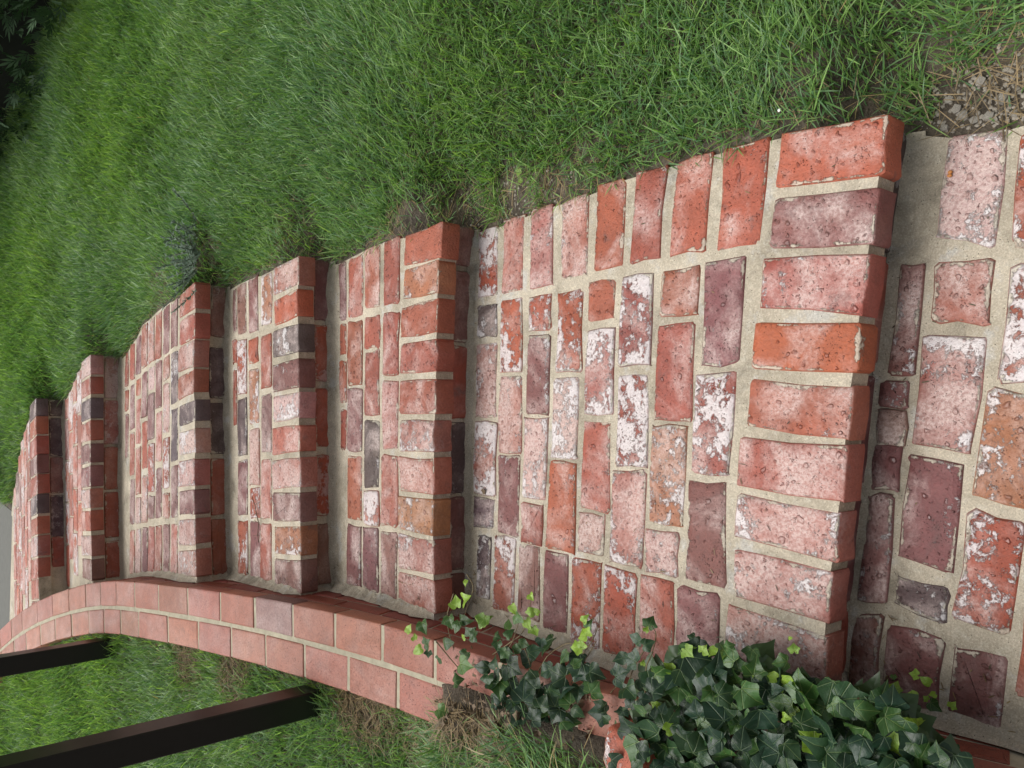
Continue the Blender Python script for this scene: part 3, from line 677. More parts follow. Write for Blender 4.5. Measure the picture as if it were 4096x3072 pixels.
def blades(name, x, y, z, h, wdt, lean, ldir, bend, col, tipc):
    n = len(x); d = np.stack([np.cos(ldir), np.sin(ldir)], 1)
    wa = ldir + np.pi / 2 + rng.normal(0, .5, n); wv = np.stack([np.cos(wa), np.sin(wa)], 1)
    V = np.zeros((n, 7, 3), np.float32); base = np.stack([x, y, z], 1)
    for k, (t, ws) in enumerate(((0, .75), (.42, 1.0), (.78, .78))):
        out = h * (np.sin(lean) * t + bend * t * t); zz = h * np.maximum(np.cos(lean) * t - bend * .55 * t * t, .02 * t)
        c = base + np.stack([d[:, 0] * out, d[:, 1] * out, zz], 1)
        for s_, j in ((-1, 0), (1, 1)):
            V[:, 2 * k + j] = c; V[:, 2 * k + j, :2] += wv * (s_ * wdt * ws / 2)[:, None]
    t = 1.0; out = h * (np.sin(lean) + bend); zz = h * np.maximum(np.cos(lean) - bend * .55, .02)
    V[:, 6] = base + np.stack([d[:, 0] * out, d[:, 1] * out, zz], 1)
    me = bpy.data.meshes.new(name)
    idx = np.array([0, 1, 3, 2, 2, 3, 5, 4, 4, 5, 6]); L = (idx[None] + 7 * np.arange(n)[:, None]).astype(np.int32).ravel()
    me.vertices.add(n * 7); me.vertices.foreach_set('co', V.ravel())
    me.loops.add(len(L)); me.loops.foreach_set('vertex_index', L)
    ls = (np.array([0, 4, 8])[None] + 11 * np.arange(n)[:, None]).astype(np.int32).ravel()
    me.polygons.add(n * 3); me.polygons.foreach_set('loop_start', ls)
    me.update(calc_edges=True); me.validate()
    ca = me.attributes.new('col', 'FLOAT_COLOR', 'POINT'); cc = np.ones((n, 7, 4), np.float32); cc[:, :, :3] = col[:, None, :]; cc[:, 6, :3] = tipc
    ca.data.foreach_set('color', cc.ravel())
    me.polygons.foreach_set('use_smooth', np.ones(n * 3, bool))
    o = link(name, me, M_GRASS); o['kind'] = 'stuff'; return o
def visible(x, y, z, mgn):
    P = np.stack([x, y, z], 1) - CAM; Zc = P @ fw; a = 2048 - F * (P @ up) / np.maximum(Zc, .05); b = 1536 - F * (P @ rt) / np.maximum(Zc, .05)
    return (Zc > .15) & (a > -mgn) & (a < 4096 + mgn) & (b > -mgn) & (b < 3072 + mgn)
def colours(n, x, y):
    pal = np.array([(.085, .185, .048), (.120, .230, .058), (.070, .160, .060), (.150, .270, .075), (.100, .195, .085), (.19, .32, .11)])
    c = np.array([1.52, 1.40, 1.48]) * pal[rng.choice(6, n, p=[.24, .25, .20, .13, .12, .06])] * rng.uniform(.75, 1.25, (n, 1))
    pt = .5 + .25 * np.sin(x * 5.3 + y * 2.1 + 1) + .25 * np.sin(y * 6.1 - x * 3.7)
    c = c * (np.array([.90, .94, 1.0]) + np.array([.22, .14, .0]) * pt[:, None])
    return c
def lawn_blades(name, N, xr, yr, edge_ok, zf, bl, label, hmul=1.0, leanbias=0.0):
    x = rng.uniform(*xr, N); y = rng.uniform(*yr, N); ok, t = edge_ok(x, y); x, y, t = x[ok], y[ok], t[ok]
    z = zf(x, y); k = visible(x, y, z, 420); x, y, z, t = x[k], y[k], z[k], t[k]
    b = np.maximum(bare(x, y, bl), .50 * sstep(1 - t / .045))
    clump = .5 + .5 * np.sin(x * 61 + 3 * np.sin(y * 43)) * np.sin(y * 57 + 2 * np.sin(x * 39))
    keep = rng.uniform(0, 1, len(x)) > np.clip(b * (1.25 - .36 * clump), 0, .99); x, y, z, t, b = x[keep], y[keep], z[keep], t[keep], b[keep]
    n = len(x); dist = np.hypot(y, x)
    h = rng.gamma(6, .0076, n) * hmul * (1 - .35 * b); h = np.clip(h, .018, .11)
    wd = rng.uniform(.0018, .0038, n) * np.clip(.85 + .10 * dist, .9, 1.35)
    lean = np.abs(rng.normal(.55, .30, n)) + .45 * b
    field = 1.2 * np.sin(x * 2.7 + y * 1.9) + 1.1 * np.sin(y * 3.1 - x * 2.3 + 2); ld = rng.uniform(0, 2 * np.pi, n); mixm = rng.uniform(0, 1, n) < .55
    ld = np.where(mixm, field + rng.normal(0, .8, n) + leanbias, ld)
    bend = np.abs(rng.normal(.22, .22, n))
    col = colours(n, x, y); dead = rng.uniform(0, 1, n) < (.03 + .36 * np.clip(b * 1.2, 0, 1) + .22 * sstep(1 - t / .10))
    col[dead] = np.array([.34, .25, .12]) * rng.uniform(.55, 1.25, (dead.sum(), 1)); lean[dead] += .55; h[dead] *= .9; wd[dead] *= .6
    tip = col.copy(); cut = rng.uniform(0, 1, n) < .45; tip[cut] = tip[cut] * .4 + np.array([.34, .36, .22]) * .6
    o = blades(name, x, y, z - .004, h, wd, np.clip(lean, 0, 1.45), ld, bend, col, tip); o['label'] = label; o['category'] = 'grass'; return o
def hedge_x(y): return 1.935 + (y - 4.693) * (1.297 - 1.935) / (5.642 - 4.693)
def okR(x, y): t = x - xe(y); return (t > .004) & (x < hedge_x(y) - .05) & ~((y > 5.42) & (x < -.78)), t
def okL(x, y): t = (wx(y) - .2) - x; return (t > .002) | ((y < 1.52) & (t > -.085)), np.maximum(t, .03 * (y < 1.52))
g1 = lawn_blades('grass', 860000, (-1.0, 3.0), (.05, 6.4), okR, z_right, BARE_R, 'thick green lawn grass sloping up to the right of the brick steps')
g2 = lawn_blades('grass', 220000, (-2.6, -.72), (.6, 5.6), okL, z_left, BARE_L, 'green grass growing round the black railing posts behind the kerb wall', .95)

# dead stems lying on bare soil
def litter(name, bl, zf, n, label):
    X = []; Y = []
    for bx, by, r, k in bl:
        m_ = int(n * k * r * r / sum(q[2] ** 2 * q[3] for q in bl)); a = rng.uniform(0, 2 * np.pi, m_); rr = r * np.sqrt(rng.uniform(0, 1.2, m_)); X.append(bx + rr * np.cos(a)); Y.append(by + rr * np.sin(a))
    x = np.concatenate(X); y = np.concatenate(Y); ok = (okR(x, y)[0] if zf is z_right else okL(x, y)[0]); x, y = x[ok], y[ok]; n = len(x)
    col = np.array([.30, .22, .12]) * rng.uniform(.35, 1.35, (n, 1))
    o = blades(name, x, y, zf(x, y) + rng.uniform(.004, .018, n), rng.uniform(.02, .07, n), rng.uniform(.0010, .0024, n), np.full(n, 1.45) + rng.normal(0, .08, n), rng.uniform(0, 6.28, n), np.abs(rng.normal(.05, .05, n)), col, col)
    o['label'] = label; o['category'] = 'dead grass'; return o
litter('dead_grass', BARE_R, z_right, 800, 'dry straw lying on the bare soil at the edge of the steps')
litter('dead_grass', BARE_L, z_left, 5200, 'dry straw lying on the soil at the foot of the ivy')
# gravel and clods
def clod(r, seed):
    rr = random.Random(seed); import bmesh
    bm = bmesh.new(); bmesh.ops.create_icosphere(bm, subdivisions=1, radius=r)
    for q in bm.verts: q.co *= rr.uniform(.65, 1.25); q.co.z *= .7
    me = bpy.data.meshes.new('clod'); bm.to_mesh(me); bm.free(); return me
cl = [clod(1, k) for k in range(5)]
gv = []; gf = []
def scatter(bl, zf, n, rmin, rmax):
    for _ in range(n):
        bx, by, r, k = random.choices(bl, [q[2] ** 2 * q[3] for q in bl])[0]; a = random.uniform(0, 6.28); q = r * math.sqrt(random.random())
        x = bx + q * math.cos(a); y = by + q * math.sin(a)
        if zf is z_right and x - float(xe(y)) < .006: continue
        if zf is z_left and (float(wx(y)) - .2) - x < .006: continue
        s_ = random.uniform(rmin, rmax) ** 1; mm = random.choice(cl); b = len(gv); z = float(zf(x, y)); rz = random.uniform(0, 6.28)
        for vv in mm.vertices: gv.append((x + s_ * (vv.co.x * math.cos(rz) - vv.co.y * math.sin(rz)), y + s_ * (vv.co.x * math.sin(rz) + vv.co.y * math.cos(rz)), z + s_ * vv.co.z + s_ * .2))
        for pl in mm.polygons: gf.append(tuple(b + i for i in pl.vertices))
scatter(BARE_R[:3] + BARE_R[4:6] * 2, z_right, 800, .0008, .0046)
o = link('gravel', mesh('gravel', gv, gf), flat('gravel', (.27, .245, .205), .95, 300, .6)); o['kind'] = 'stuff'; o['label'] = 'small crumbs of soil and stone on the bare ground'; o['category'] = 'gravel'
for k, (x, y, r) in enumerate([(3925, 330, .010), (4010, 400, .011), (3800, 400, .008), (3857, 462, .011), (3900, 480, .008), (3830, 440, .009), (3960, 470, .010), (3780, 512, .007), (4060, 455, .008)]):
    p = onlawn(x, y); me = cl[k % 5]
    o = link('stone', me, M_STONE); o.location = (p[0], p[1], p[2] + r * .35); o.scale = (r, r, r); o.rotation_euler.z = k * 1.3
    tag(o, 'pale stone lying on the bare soil beside the front of the steps', 'stone', 'pale stones on the bare soil')
p = onlawn(3143, 452); o = link('pebble', cl[2].copy(), flat('white_pebble', (.7, .7, .68), .7)); o.data.materials.clear(); o.data.materials.append(bpy.data.materials['white_pebble']); o.location = p + np.array([0, 0, .02]); o.scale = (.004, .004, .005)
tag(o, 'small white pebble caught in the grass above the long tread', 'pebble')

# ------------------------------------------------------------------ leaves
def leaf_mat(name):
    mt, t, p = NM(name); g = G(t); uv = g.n('TexCoord', 2)
    sx = g.n('SeparateXYZ', 0, i_0=uv); sy = g.n('SeparateXYZ', 1, i_0=uv); ax = g.m('ABSOLUTE', sx)
    tone = g.attr('tone', 'OBJECT'); rnd = g.n('ObjectInfo', 5)
    ds = [ax]
    for ang in (48, 100):
        c, s_ = math.cos(math.radians(ang)), math.sin(math.radians(ang))
        perp = g.m('ABSOLUTE', g.m('SUBTRACT', g.m('MULTIPLY', ax, c), g.m('MULTIPLY', sy, s_)))
        along = g.m('ADD', g.m('MULTIPLY', ax, s_), g.m('MULTIPLY', sy, c))
        ds.append(g.m('ADD', perp, g.m('MULTIPLY', g.m('LESS_THAN', along, 0.0), 1.0)))
    # side veins off the midrib
    sv = g.m('ABSOLUTE', g.m('SUBTRACT', g.m('FRACT', g.m('MULTIPLY', g.m('SUBTRACT', sy, g.m('MULTIPLY', ax, .75)), 4.2)), .5))
    d = g.m('MINIMUM', g.m('MINIMUM', ds[0], ds[1]), ds[2])
    vein = g.m('MAXIMUM', g.ss(d, .026, .006), g.m('MULTIPLY', g.ss(sv, .05, .01), .16))
    n = g.noise(uv, 5, 4)
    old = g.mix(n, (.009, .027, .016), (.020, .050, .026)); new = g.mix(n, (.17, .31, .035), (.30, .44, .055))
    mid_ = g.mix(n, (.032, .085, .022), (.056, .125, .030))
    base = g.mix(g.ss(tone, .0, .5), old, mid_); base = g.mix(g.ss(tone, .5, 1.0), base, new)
    base = g.mix(1.0, base, g.n('CombineColor', 0, i_Red=g.m('MULTIPLY_ADD', rnd, .5, .75), i_Green=g.m('MULTIPLY_ADD', rnd, .45, .8), i_Blue=g.m('MULTIPLY_ADD', rnd, .7, .6)), 'MULTIPLY')
    vc = g.mix(tone, (.16, .24, .12), (.42, .52, .12)); col = g.mix(g.m('MULTIPLY', vein, g.m('MULTIPLY_ADD', n, .5, .12)), base, vc)
    spot = g.m('MULTIPLY', g.ss(g.noise(g.n('VectorMath', 0, operation='ADD', i_0=uv, i_1=g.n('CombineXYZ', 0, i_X=g.m('MULTIPLY', rnd, 50.), i_Y=g.m('MULTIPLY', rnd, 31.))), 2.2, 3), .68, .72), .9)
    col = g.mix(spot, col, (.07, .035, .02))
    g.put(p.inputs['Base Color'], col); p.inputs['Roughness'].default_value = .34; p.inputs['Specular IOR Level'].default_value = .45
    hgt = g.m('SUBTRACT', g.m('MULTIPLY', g.noise(uv, 9, 3), .5), g.m('MULTIPLY', vein, .6)); g.put(p.inputs['Normal'], g.bump(hgt, .0016, .8))
    tr = t.nodes.new('ShaderNodeBsdfTranslucent'); g.put(tr.inputs[0], g.mix(1., col, (1.4, 1.5, .6), 'MULTIPLY'))
    mx = t.nodes.new('ShaderNodeMixShader'); mx.inputs[0].default_value = .18
    o = [q for q in t.nodes if q.type == 'OUTPUT_MATERIAL'][0]; t.links.new(p.outputs[0], mx.inputs[1]); t.links.new(tr.outputs[0], mx.inputs[2]); t.links.new(mx.outputs[0], o.inputs[0]); return mt
M_IVY = leaf_mat('ivy_leaf')
HALF = [[(.0, .03), (.17, -.15), (.42, -.13), (.46, .10), (.66, .36), (.37, .52), (.20, .76), (.0, 1.04)],
        [(.0, .02), (.20, -.16), (.46, -.05), (.50, .16), (.58, .42), (.30, .56), (.16, .80), (.0, 1.0)],
        [(.0, .0), (.24, -.12), (.44, .02), (.40, .20), (.50, .34), (.33, .58), (.17, .82), (.0, 1.1)],
        [(.0, .04), (.15, -.18), (.38, -.18), (.50, .06), (.74, .34), (.40, .46), (.18, .68), (.0, .96)],
        [(.0, .02), (.22, -.10), (.38, .05), (.42, .26), (.42, .46), (.28, .66), (.13, .85), (.0, 1.05)]]
def leaf_mesh(half, k):
    rr = random.Random(k); v = []; f = []; uvs = []
    R = [(x * rr.uniform(.9, 1.1), y + rr.uniform(-.03, .03)) for x, y in half]; Lh = [(-x * rr.uniform(.9, 1.1), y + rr.uniform(-.03, .03)) for x, y in half]
    def zf(x, y): return (.42 - .12 * (k % 5)) * abs(x) ** 1.2 - (.15 + .17 * (k % 4)) * (y - .35) ** 2 + .05 * math.sin(7 * y + 2 * k) + .05 * math.sin(9 * x + k) * abs(x) * 2 + .03
    ring = R[:-1] + [R[-1]] + Lh[1:-1][::-1]; cut = []
    for i in range(len(ring)):
        p0, p1, p2 = ring[i - 1], ring[i], ring[(i + 1) % len(ring)]
        if abs(p1[0]) < 1e-6 and p1[1] > .5: cut.append(p1); continue
        for q in (p0, p2): cut.append((p1[0] * .76 + q[0] * .24, p1[1] * .76 + q[1] * .24))
    n = len(cut); cx, cy = 0.0, .26
    for fac in (1.0, .52):
        for x, y in cut: q = (cx + (x - cx) * fac, cy + (y - cy) * fac); v.append((q[0], q[1], zf(*q)))
    v.append((cx, cy, zf(cx, cy)))
    for i in range(n): f.append((i, (i + 1) % n, n + (i + 1) % n, n + i)); f.append((n + i, n + (i + 1) % n, 2 * n))
    me = mesh('leaf', v, f, True); ul = me.uv_layers.new(name='UVMap')
    for lp in me.loops: q = v[lp.vertex_index]; ul.data[lp.index].uv = (q[0], q[1])
    me.materials.append(M_IVY); return me
LEAVES = [leaf_mesh(HALF[k % 5], k) for k in range(10)]
def place_leaf(parent, p, size, tone, normal, spin, mesh_=None, name='leaf'):
    o = bpy.data.objects.new(name, mesh_ or random.choice(LEAVES)); C.objects.link(o); o.parent = parent
    nrm = Vector(normal).normalized(); q = nrm.to_track_quat('Z', 'Y'); M = Matrix.Translation(Vector(p)) @ q.to_matrix().to_4x4() @ Matrix.Rotation(spin, 4, 'Z') @ Matrix.Scale(size, 4) @ Matrix.Translation((0, -.4, 0))
    o.matrix_world = M; o['tone'] = tone; return o
def ivy_z(x, y):                                          # surface the creeper lies on
    return zw(y)
def ivypt(px, py, off): return unw(px, py, off)
ivy = thing('ivy', 'dense mound of dark green ivy covering the near end of the kerb wall', 'ivy')
ivy2 = thing('ivy', 'thin ivy runners with scattered leaves trailing over the kerb wall', 'ivy')
K = 1.8517
polyA = [(1345, 1500), (1430, 1432), (1520, 1398), (1610, 1412), (1700, 1462), (1840, 1508), (1930, 1500), (1985, 1570), (2050, 1640), (2075, 1700), (1900, 1800), (1380, 1800), (1330, 1640)]
def inside(p, poly):
    c = False; n = len(poly)
    for i in range(n):
        a, b = poly[i], poly[i - 1]
        if (a[1] > p[1]) != (b[1] > p[1]) and p[0] < (b[0] - a[0]) * (p[1] - a[1]) / (b[1] - a[1]) + a[0]: c = not c
    return c
pts = []
tries = 0
while len(pts) < 285 and tries < 60000:
    tries += 1; q = (random.uniform(1330, 2080), random.uniform(1395, 1770))
    if not inside(q, polyA): continue
    if min([(q[0] - a[0]) ** 2 + (q[1] - a[1]) ** 2 for a in pts] or [9e9]) < 15.5 ** 2: continue
    pts.append(q)
for q in pts:
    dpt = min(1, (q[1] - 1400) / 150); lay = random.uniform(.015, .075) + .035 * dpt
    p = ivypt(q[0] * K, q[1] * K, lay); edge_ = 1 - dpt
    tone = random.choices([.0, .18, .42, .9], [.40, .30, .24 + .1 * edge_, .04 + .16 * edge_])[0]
    s_ = random.choice((.020, .027, .034, .040, .048)) * random.uniform(.9, 1.15) * (.72 if tone > .6 else 1)
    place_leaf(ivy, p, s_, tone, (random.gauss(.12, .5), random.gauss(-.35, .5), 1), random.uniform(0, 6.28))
bpy.context.view_layer.update()
# under-storey of older leaves, joined: fills the gaps in the mound
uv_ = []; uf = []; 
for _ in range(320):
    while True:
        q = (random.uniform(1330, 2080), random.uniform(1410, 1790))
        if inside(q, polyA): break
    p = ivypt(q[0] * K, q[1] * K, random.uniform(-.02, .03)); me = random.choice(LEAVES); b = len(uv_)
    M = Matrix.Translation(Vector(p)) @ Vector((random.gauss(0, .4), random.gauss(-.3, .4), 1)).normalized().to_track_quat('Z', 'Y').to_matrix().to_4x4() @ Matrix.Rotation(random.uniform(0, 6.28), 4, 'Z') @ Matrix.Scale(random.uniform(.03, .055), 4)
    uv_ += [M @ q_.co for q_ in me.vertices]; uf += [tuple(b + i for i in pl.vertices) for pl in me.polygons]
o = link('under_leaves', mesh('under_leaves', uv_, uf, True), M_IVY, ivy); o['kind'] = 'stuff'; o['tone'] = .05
# single leaves read off the photograph (zoom 1884,2200 x1.148): position, size, tone
S6 = 1 / 1.1483
named = [(275, 215, 17, .95), (193, 272, 22, .9), (220, 312, 26, .55), (270, 285, 20, .8), (300, 283, 18, .9), (262, 340, 24, .9), (292, 370, 22, .8), (170, 345, 20, .6), (175, 385, 22, .3), (120, 400, 18, .3), (122, 438, 20, .25), (290, 465, 32, .15),
         (240, 430, 24, .3), (150, 480, 22, .35), (195, 545, 42, .05), (52, 330, 30, .7), (10, 390, 22, .3), (55, 540, 34, .1), (110, 515, 26, .15), (75, 600, 26, .2), (130, 635, 36, .4), (110, 680, 30, .15), (240, 650, 44, .05), (280, 620, 30, .1), (215, 775, 40, .03),
         (190, 720, 30, .1), (345, 555, 36, .1), (430, 490, 30, .35), (432, 558, 20, .85), (485, 448, 24, .95), (507, 428, 20, .85), (520, 378, 26, 1.0), (538, 345, 22, .4), (520, 318, 20, .9), (485, 520, 24, .5), (572, 570, 38, .08), (735, 500, 36, .1), (690, 498, 30, .12),
         (760, 408, 32, .12), (825, 330, 26, .3), (812, 430, 26, .15), (806, 365, 12, .9), (790, 520, 12, .9), (690, 570, 40, .06), (862, 575, 36, .95), (715, 635, 24, .1), (375, 700, 40, .05), (390, 760, 34, .05), (380, 650, 30, .2), (330, 700, 30, .15), (300, 760, 34, .05),
         (255, 870, 30, .55), (180, 830, 22, .5), (620, 775, 18, .25), (930, 590, 48, .03), (1000, 470, 26, .8), (1030, 465, 24, .9), (1070, 455, 20, .95), (1110, 465, 22, .9), (975, 455, 26, .5), (1150, 490, 24, .7), (1190, 440, 20, .5), (1020, 415, 22, .15), (1220, 520, 40, .25), (990, 520, 22, .85)]
for cx, cy, s_, tone in named:
    px, py = 1884 + cx * S6, 2200 + cy * S6
    hi = .06 if cy < 520 else .045; p = ivypt(px, py, hi + random.uniform(-.01, .02)); d = np.linalg.norm(p - CAM)
    place_leaf(ivy2 if cx < 830 else ivy, p, s_ * S6 * d / F * 2.15, tone, (random.gauss(.2, .28), random.gauss(-.45, .28), 1), random.uniform(0, 6.28))
# further sprigs on the steps' side (zoom 1000,2243) and on the lowest tread (zoom 2990,2000 x2)
for cx, cy, s_, tone in [(990, 100, 12, .95), (990, 180, 30, .9), (948, 190, 24, .9), (920, 280, 26, .5), (950, 300, 24, .4), (728, 315, 18, .95), (795, 305, 26, .5), (757, 350, 14, .9), (770, 412, 22, .9), (812, 375, 22, .4), (985, 275, 26, .3), (1020, 330, 28, .25), (905, 380, 28, .3), (978, 350, 14, .9), (990, 480, 34, .6), (985, 435, 22, .3), (955, 550, 24, .4), (885, 690, 24, .6), (1070, 275, 30, .75), (870, 460, 18, .3), (820, 430, 14, .2)]:
    px, py = 1000 + cx * S6, 2243 + cy * S6; p = ivypt(px, py, .05 + random.uniform(-.01, .02)); d = np.linalg.norm(p - CAM)
    place_leaf(ivy2, p, s_ * S6 * d / F * 2.3, tone, (random.gauss(.2, .3), random.gauss(-.4, .3), 1), random.uniform(0, 6.28))
for cx, cy, s_, tone in [(270, 1300, 62, .5), (195, 1410, 46, .9), (340, 1105, 20, .95), (370, 1180, 40, .75), (30, 1240, 60, .4), (450, 1400, 30, .3), (270, 1510, 34, .85), (910, 1510, 40, .95), (950, 1580, 56, .75), (580, 1590, 70, .35), (1185, 1500, 46, .85), (1170, 1420, 22, .6), (1330, 1395, 34, .95), (1430, 1450, 44, .95), (1480, 1555, 26, .9), (1310, 1575, 48, .95), (1425, 1585, 22, .9), (1640, 1640, 30, .95), (120, 1330, 40, .3), (60, 1420, 24, .8), (780, 1600, 70, .2), (1500, 1650, 50, .3)]:
    px, py = 2990 + cx / 2, 2000 + cy / 2; p = un(px, py, .25 if cx < 700 else .07); d = np.linalg.norm(p - CAM)
    place_leaf(ivy, p, s_ / 2 * d / F * 1.75, tone, (random.gauss(.2, .25), random.gauss(-.4, .25), 1), random.uniform(0, 6.28))
mid_poly = [(1050, 1375), (1180, 1370), (1290, 1440), (1300, 1540), (1200, 1580), (1100, 1560), (1045, 1470)]
k = 0
while k < 46:
    q = (random.uniform(1045, 1300), random.uniform(1365, 1580))
    if not inside(q, mid_poly): continue
    k += 1; place_leaf(ivy2, ivypt(q[0] * K, q[1] * K, random.uniform(.01, .05)), random.uniform(.022, .048), random.choice((0, 0, .1, .2, .4)), (random.gauss(.15, .45), random.gauss(-.4, .45), 1), random.uniform(0, 6.28))
def vine(parent, pix, off, rad=.0016, mat=None):
    pp = [ivypt(1884 + x * S6, 2200 + y * S6, o_) for (x, y), o_ in zip(pix, np.linspace(off[0], off[1], len(pix)))]
    pp = [Vector(q) for q in pp]; fine = []
    for i in range(len(pp) - 1):
        for k in range(4):
            t = k / 4; a = pp[max(i - 1, 0)]; b = pp[i]; c = pp[i + 1]; d = pp[min(i + 2, len(pp) - 1)]
            fine.append(.5 * ((2 * b) + (c - a) * t + (2 * a - 5 * b + 4 * c - d) * t * t + (3 * b - a - 3 * c + d) * t ** 3))
    fine.append(pp[-1]); v, f = tube(fine, [rad * (1 - .5 * i / len(fine)) for i in range(len(fine))], 5)
    link('stem', mesh('stem', v, f, True), M_STEM, parent)
M_STEM = flat('ivy_stem', (.13, .10, .045), .6, 80, .4)
for pix, off in [([(100, 480), (180, 425), (235, 380), (262, 300), (275, 230)], (.01, .07)), ([(290, 590), (350, 490), (400, 450), (440, 430), (480, 430)], (.0, .04)), ([(370, 620), (450, 540), (520, 470), (560, 410), (585, 350)], (.0, .07)),
                 ([(420, 830), (430, 700), (470, 590), (540, 480), (575, 420)], (-.04, .04)), ([(610, 720), (640, 660), (690, 600), (770, 500)], (-.03, .04)), ([(800, 660), (805, 540), (830, 480), (850, 390), (830, 350)], (.0, .08)),
                 ([(720, 640), (740, 560), (790, 470), (830, 440)], (.0, .06)), ([(0, 440), (60, 560), (150, 640)], (-.02, -.01)), ([(160, 590), (150, 500), (190, 420), (220, 330)], (0, .05)), ([(980, 560), (1000, 500), (1060, 460), (1130, 460)], (.03, .07)),
                 ([(265, 590), (270, 520), (240, 440)], (0, .04))]:
    vine(ivy2 if pix[0][0] < 820 else ivy, pix, off)
for pix, off in [([(-160, 420), (-60, 540), (40, 640)], (.03, -.02)), ([(-80, 200), (-110, 330), (-60, 520)], (.05, -.01)), ([(-20, 110), (10, 170), (-10, 240), (-30, 300)], (.06, .02))]: vine(ivy2, pix, off)
# dry leaves in the litter beside the wall
dl = []
for k in range(120):
    px, py = random.gauss(2020, 170), random.gauss(2830, 80); zz_ = .3
    for _ in range(10): p = un(px, py, zz_); zz_ = float(z_left(p[0], p[1])) if p[0] < float(wx(p[1])) - .08 else zw(p[1])
    dl.append(p)
dv = []; df = []
for p in dl:
    me = random.choice(LEAVES); b = len(dv); s_ = random.uniform(.006, .021)
    M = Matrix.Translation(Vector(p) + Vector((0, 0, .012))) @ Vector((random.gauss(0, .5), random.gauss(0, .5), 1)).normalized().to_track_quat('Z', 'Y').to_matrix().to_4x4() @ Matrix.Rotation(random.uniform(0, 6.28), 4, 'Z') @ Matrix.Scale(s_, 4)
    dv += [M @ Vector((q.co.x, q.co.y, q.co.z * 2.2)) for q in me.vertices]; df += [tuple(b + i for i in pl.vertices) for pl in me.polygons]
o = link('leaf_litter', mesh('leaf_litter', dv, df, True), M_DRY); o['kind'] = 'stuff'; o['label'] = 'brown dead leaves heaped where the ivy meets the grass'; o['category'] = 'leaf litter'

# ------------------------------------------------------------------ loose brick
p = unw(2475, 2995, .075)
lb = thing('loose_brick', 'broken orange brick standing upright beside the ivy', 'brick', (p[0], p[1], zw(p[1]) - .06))
bpy.context.view_layer.update()
c0 = np.array([p[0] - .005, p[1] - .01]); hgt = p[2] + .015
q = [(c0[0] - .045, c0[1] - .05, hgt), (c0[0] + .048, c0[1] - .055, hgt), (c0[0] + .045, c0[1] + .03, hgt + .004), (c0[0] - .02, c0[1] + .035, hgt + .004)]
o = brick(q, .12, 'o', lb, wet=.3, rad=.010, jit=.004, bev=.006); o.name = 'body'; o['patch'] = .25; o['haze'] = .1
o.matrix_world = o.matrix_world @ Matrix.Rotation(.12, 4, 'X')

# ------------------------------------------------------------------ little things on the bricks
def small_leaf(name, px, py, z, size, mat, label, cat, tone=None):
    p = un(px, py, z + .004); me = random.choice(LEAVES).copy(); me.materials.clear(); me.materials.append(mat)
    o = bpy.data.objects.new(name, me); C.objects.link(o); o.location = p; o.scale = (size,) * 3; o.rotation_euler = (.2, .3, random.uniform(0, 6)); tag(o, label, cat)
    if tone is not None: o['tone'] = tone
small_leaf('dry_leaf', 1930, 1968, Z[1], .018, M_DRY, 'tiny brown dry leaf lying on a whitened brick of the long tread', 'leaf')
for k, (x, y) in enumerate([(3804, 690), (3802, 704)]):
    p = un(x, y, 0); import bmesh
    bm = bmesh.new(); bmesh.ops.create_icosphere(bm, subdivisions=2, radius=.0032); me = bpy.data.meshes.new('seed'); bm.to_mesh(me); bm.free()
    o = link('seed', me, M_SEED); o.location = (p[0], p[1], .0035); o.scale = (1, 1.25, .9); tag(o, 'tiny orange seed on the whitest brick of the lowest tread', 'seed', 'seeds on the lowest tread')
def twig(name, pix, z, label):
    root = thing(name, label, 'twig', un(*pix[0], z)); bpy.context.view_layer.update()
    def seg_(pp, r): 
        v, f = tube([un(x, y, z + .004) + np.array([0, 0, random.uniform(0, .006)]) for x, y in pp], r, 5); o = link('stem', mesh('stem', v, f), M_TWIG); o.parent = root; o.matrix_parent_inverse = root.matrix_world.inverted()
    seg_(pix, .0014); a = pix
    for k in range(1, len(pix) - 1): seg_([a[k], (a[k][0] + random.choice((-16, 18)), a[k][1] + random.uniform(-18, 14))], .0009)
twig('twig', [(1014, 1985), (1022, 2020), (1030, 2055), (1036, 2090), (1034, 2140), (1040, 2170)], Z[3], 'thin brown twig lying across the fourth tread near the kerb wall')
weed = thing('weed_seedling', 'pale green two leafed seedling on the bare soil above the long tread', 'weed', onlawn(2103, 715)); bpy.context.view_layer.update()
for (x, y), s_, sp in (((2099, 695), .020, 1.4), ((2108, 728), .014, 4.2)):
    p = onlawn(x, y) + np.array([0, 0, .02]); o = place_leaf(weed, p, s_, .8, (0, -.3, 1), sp, LEAVES[4])

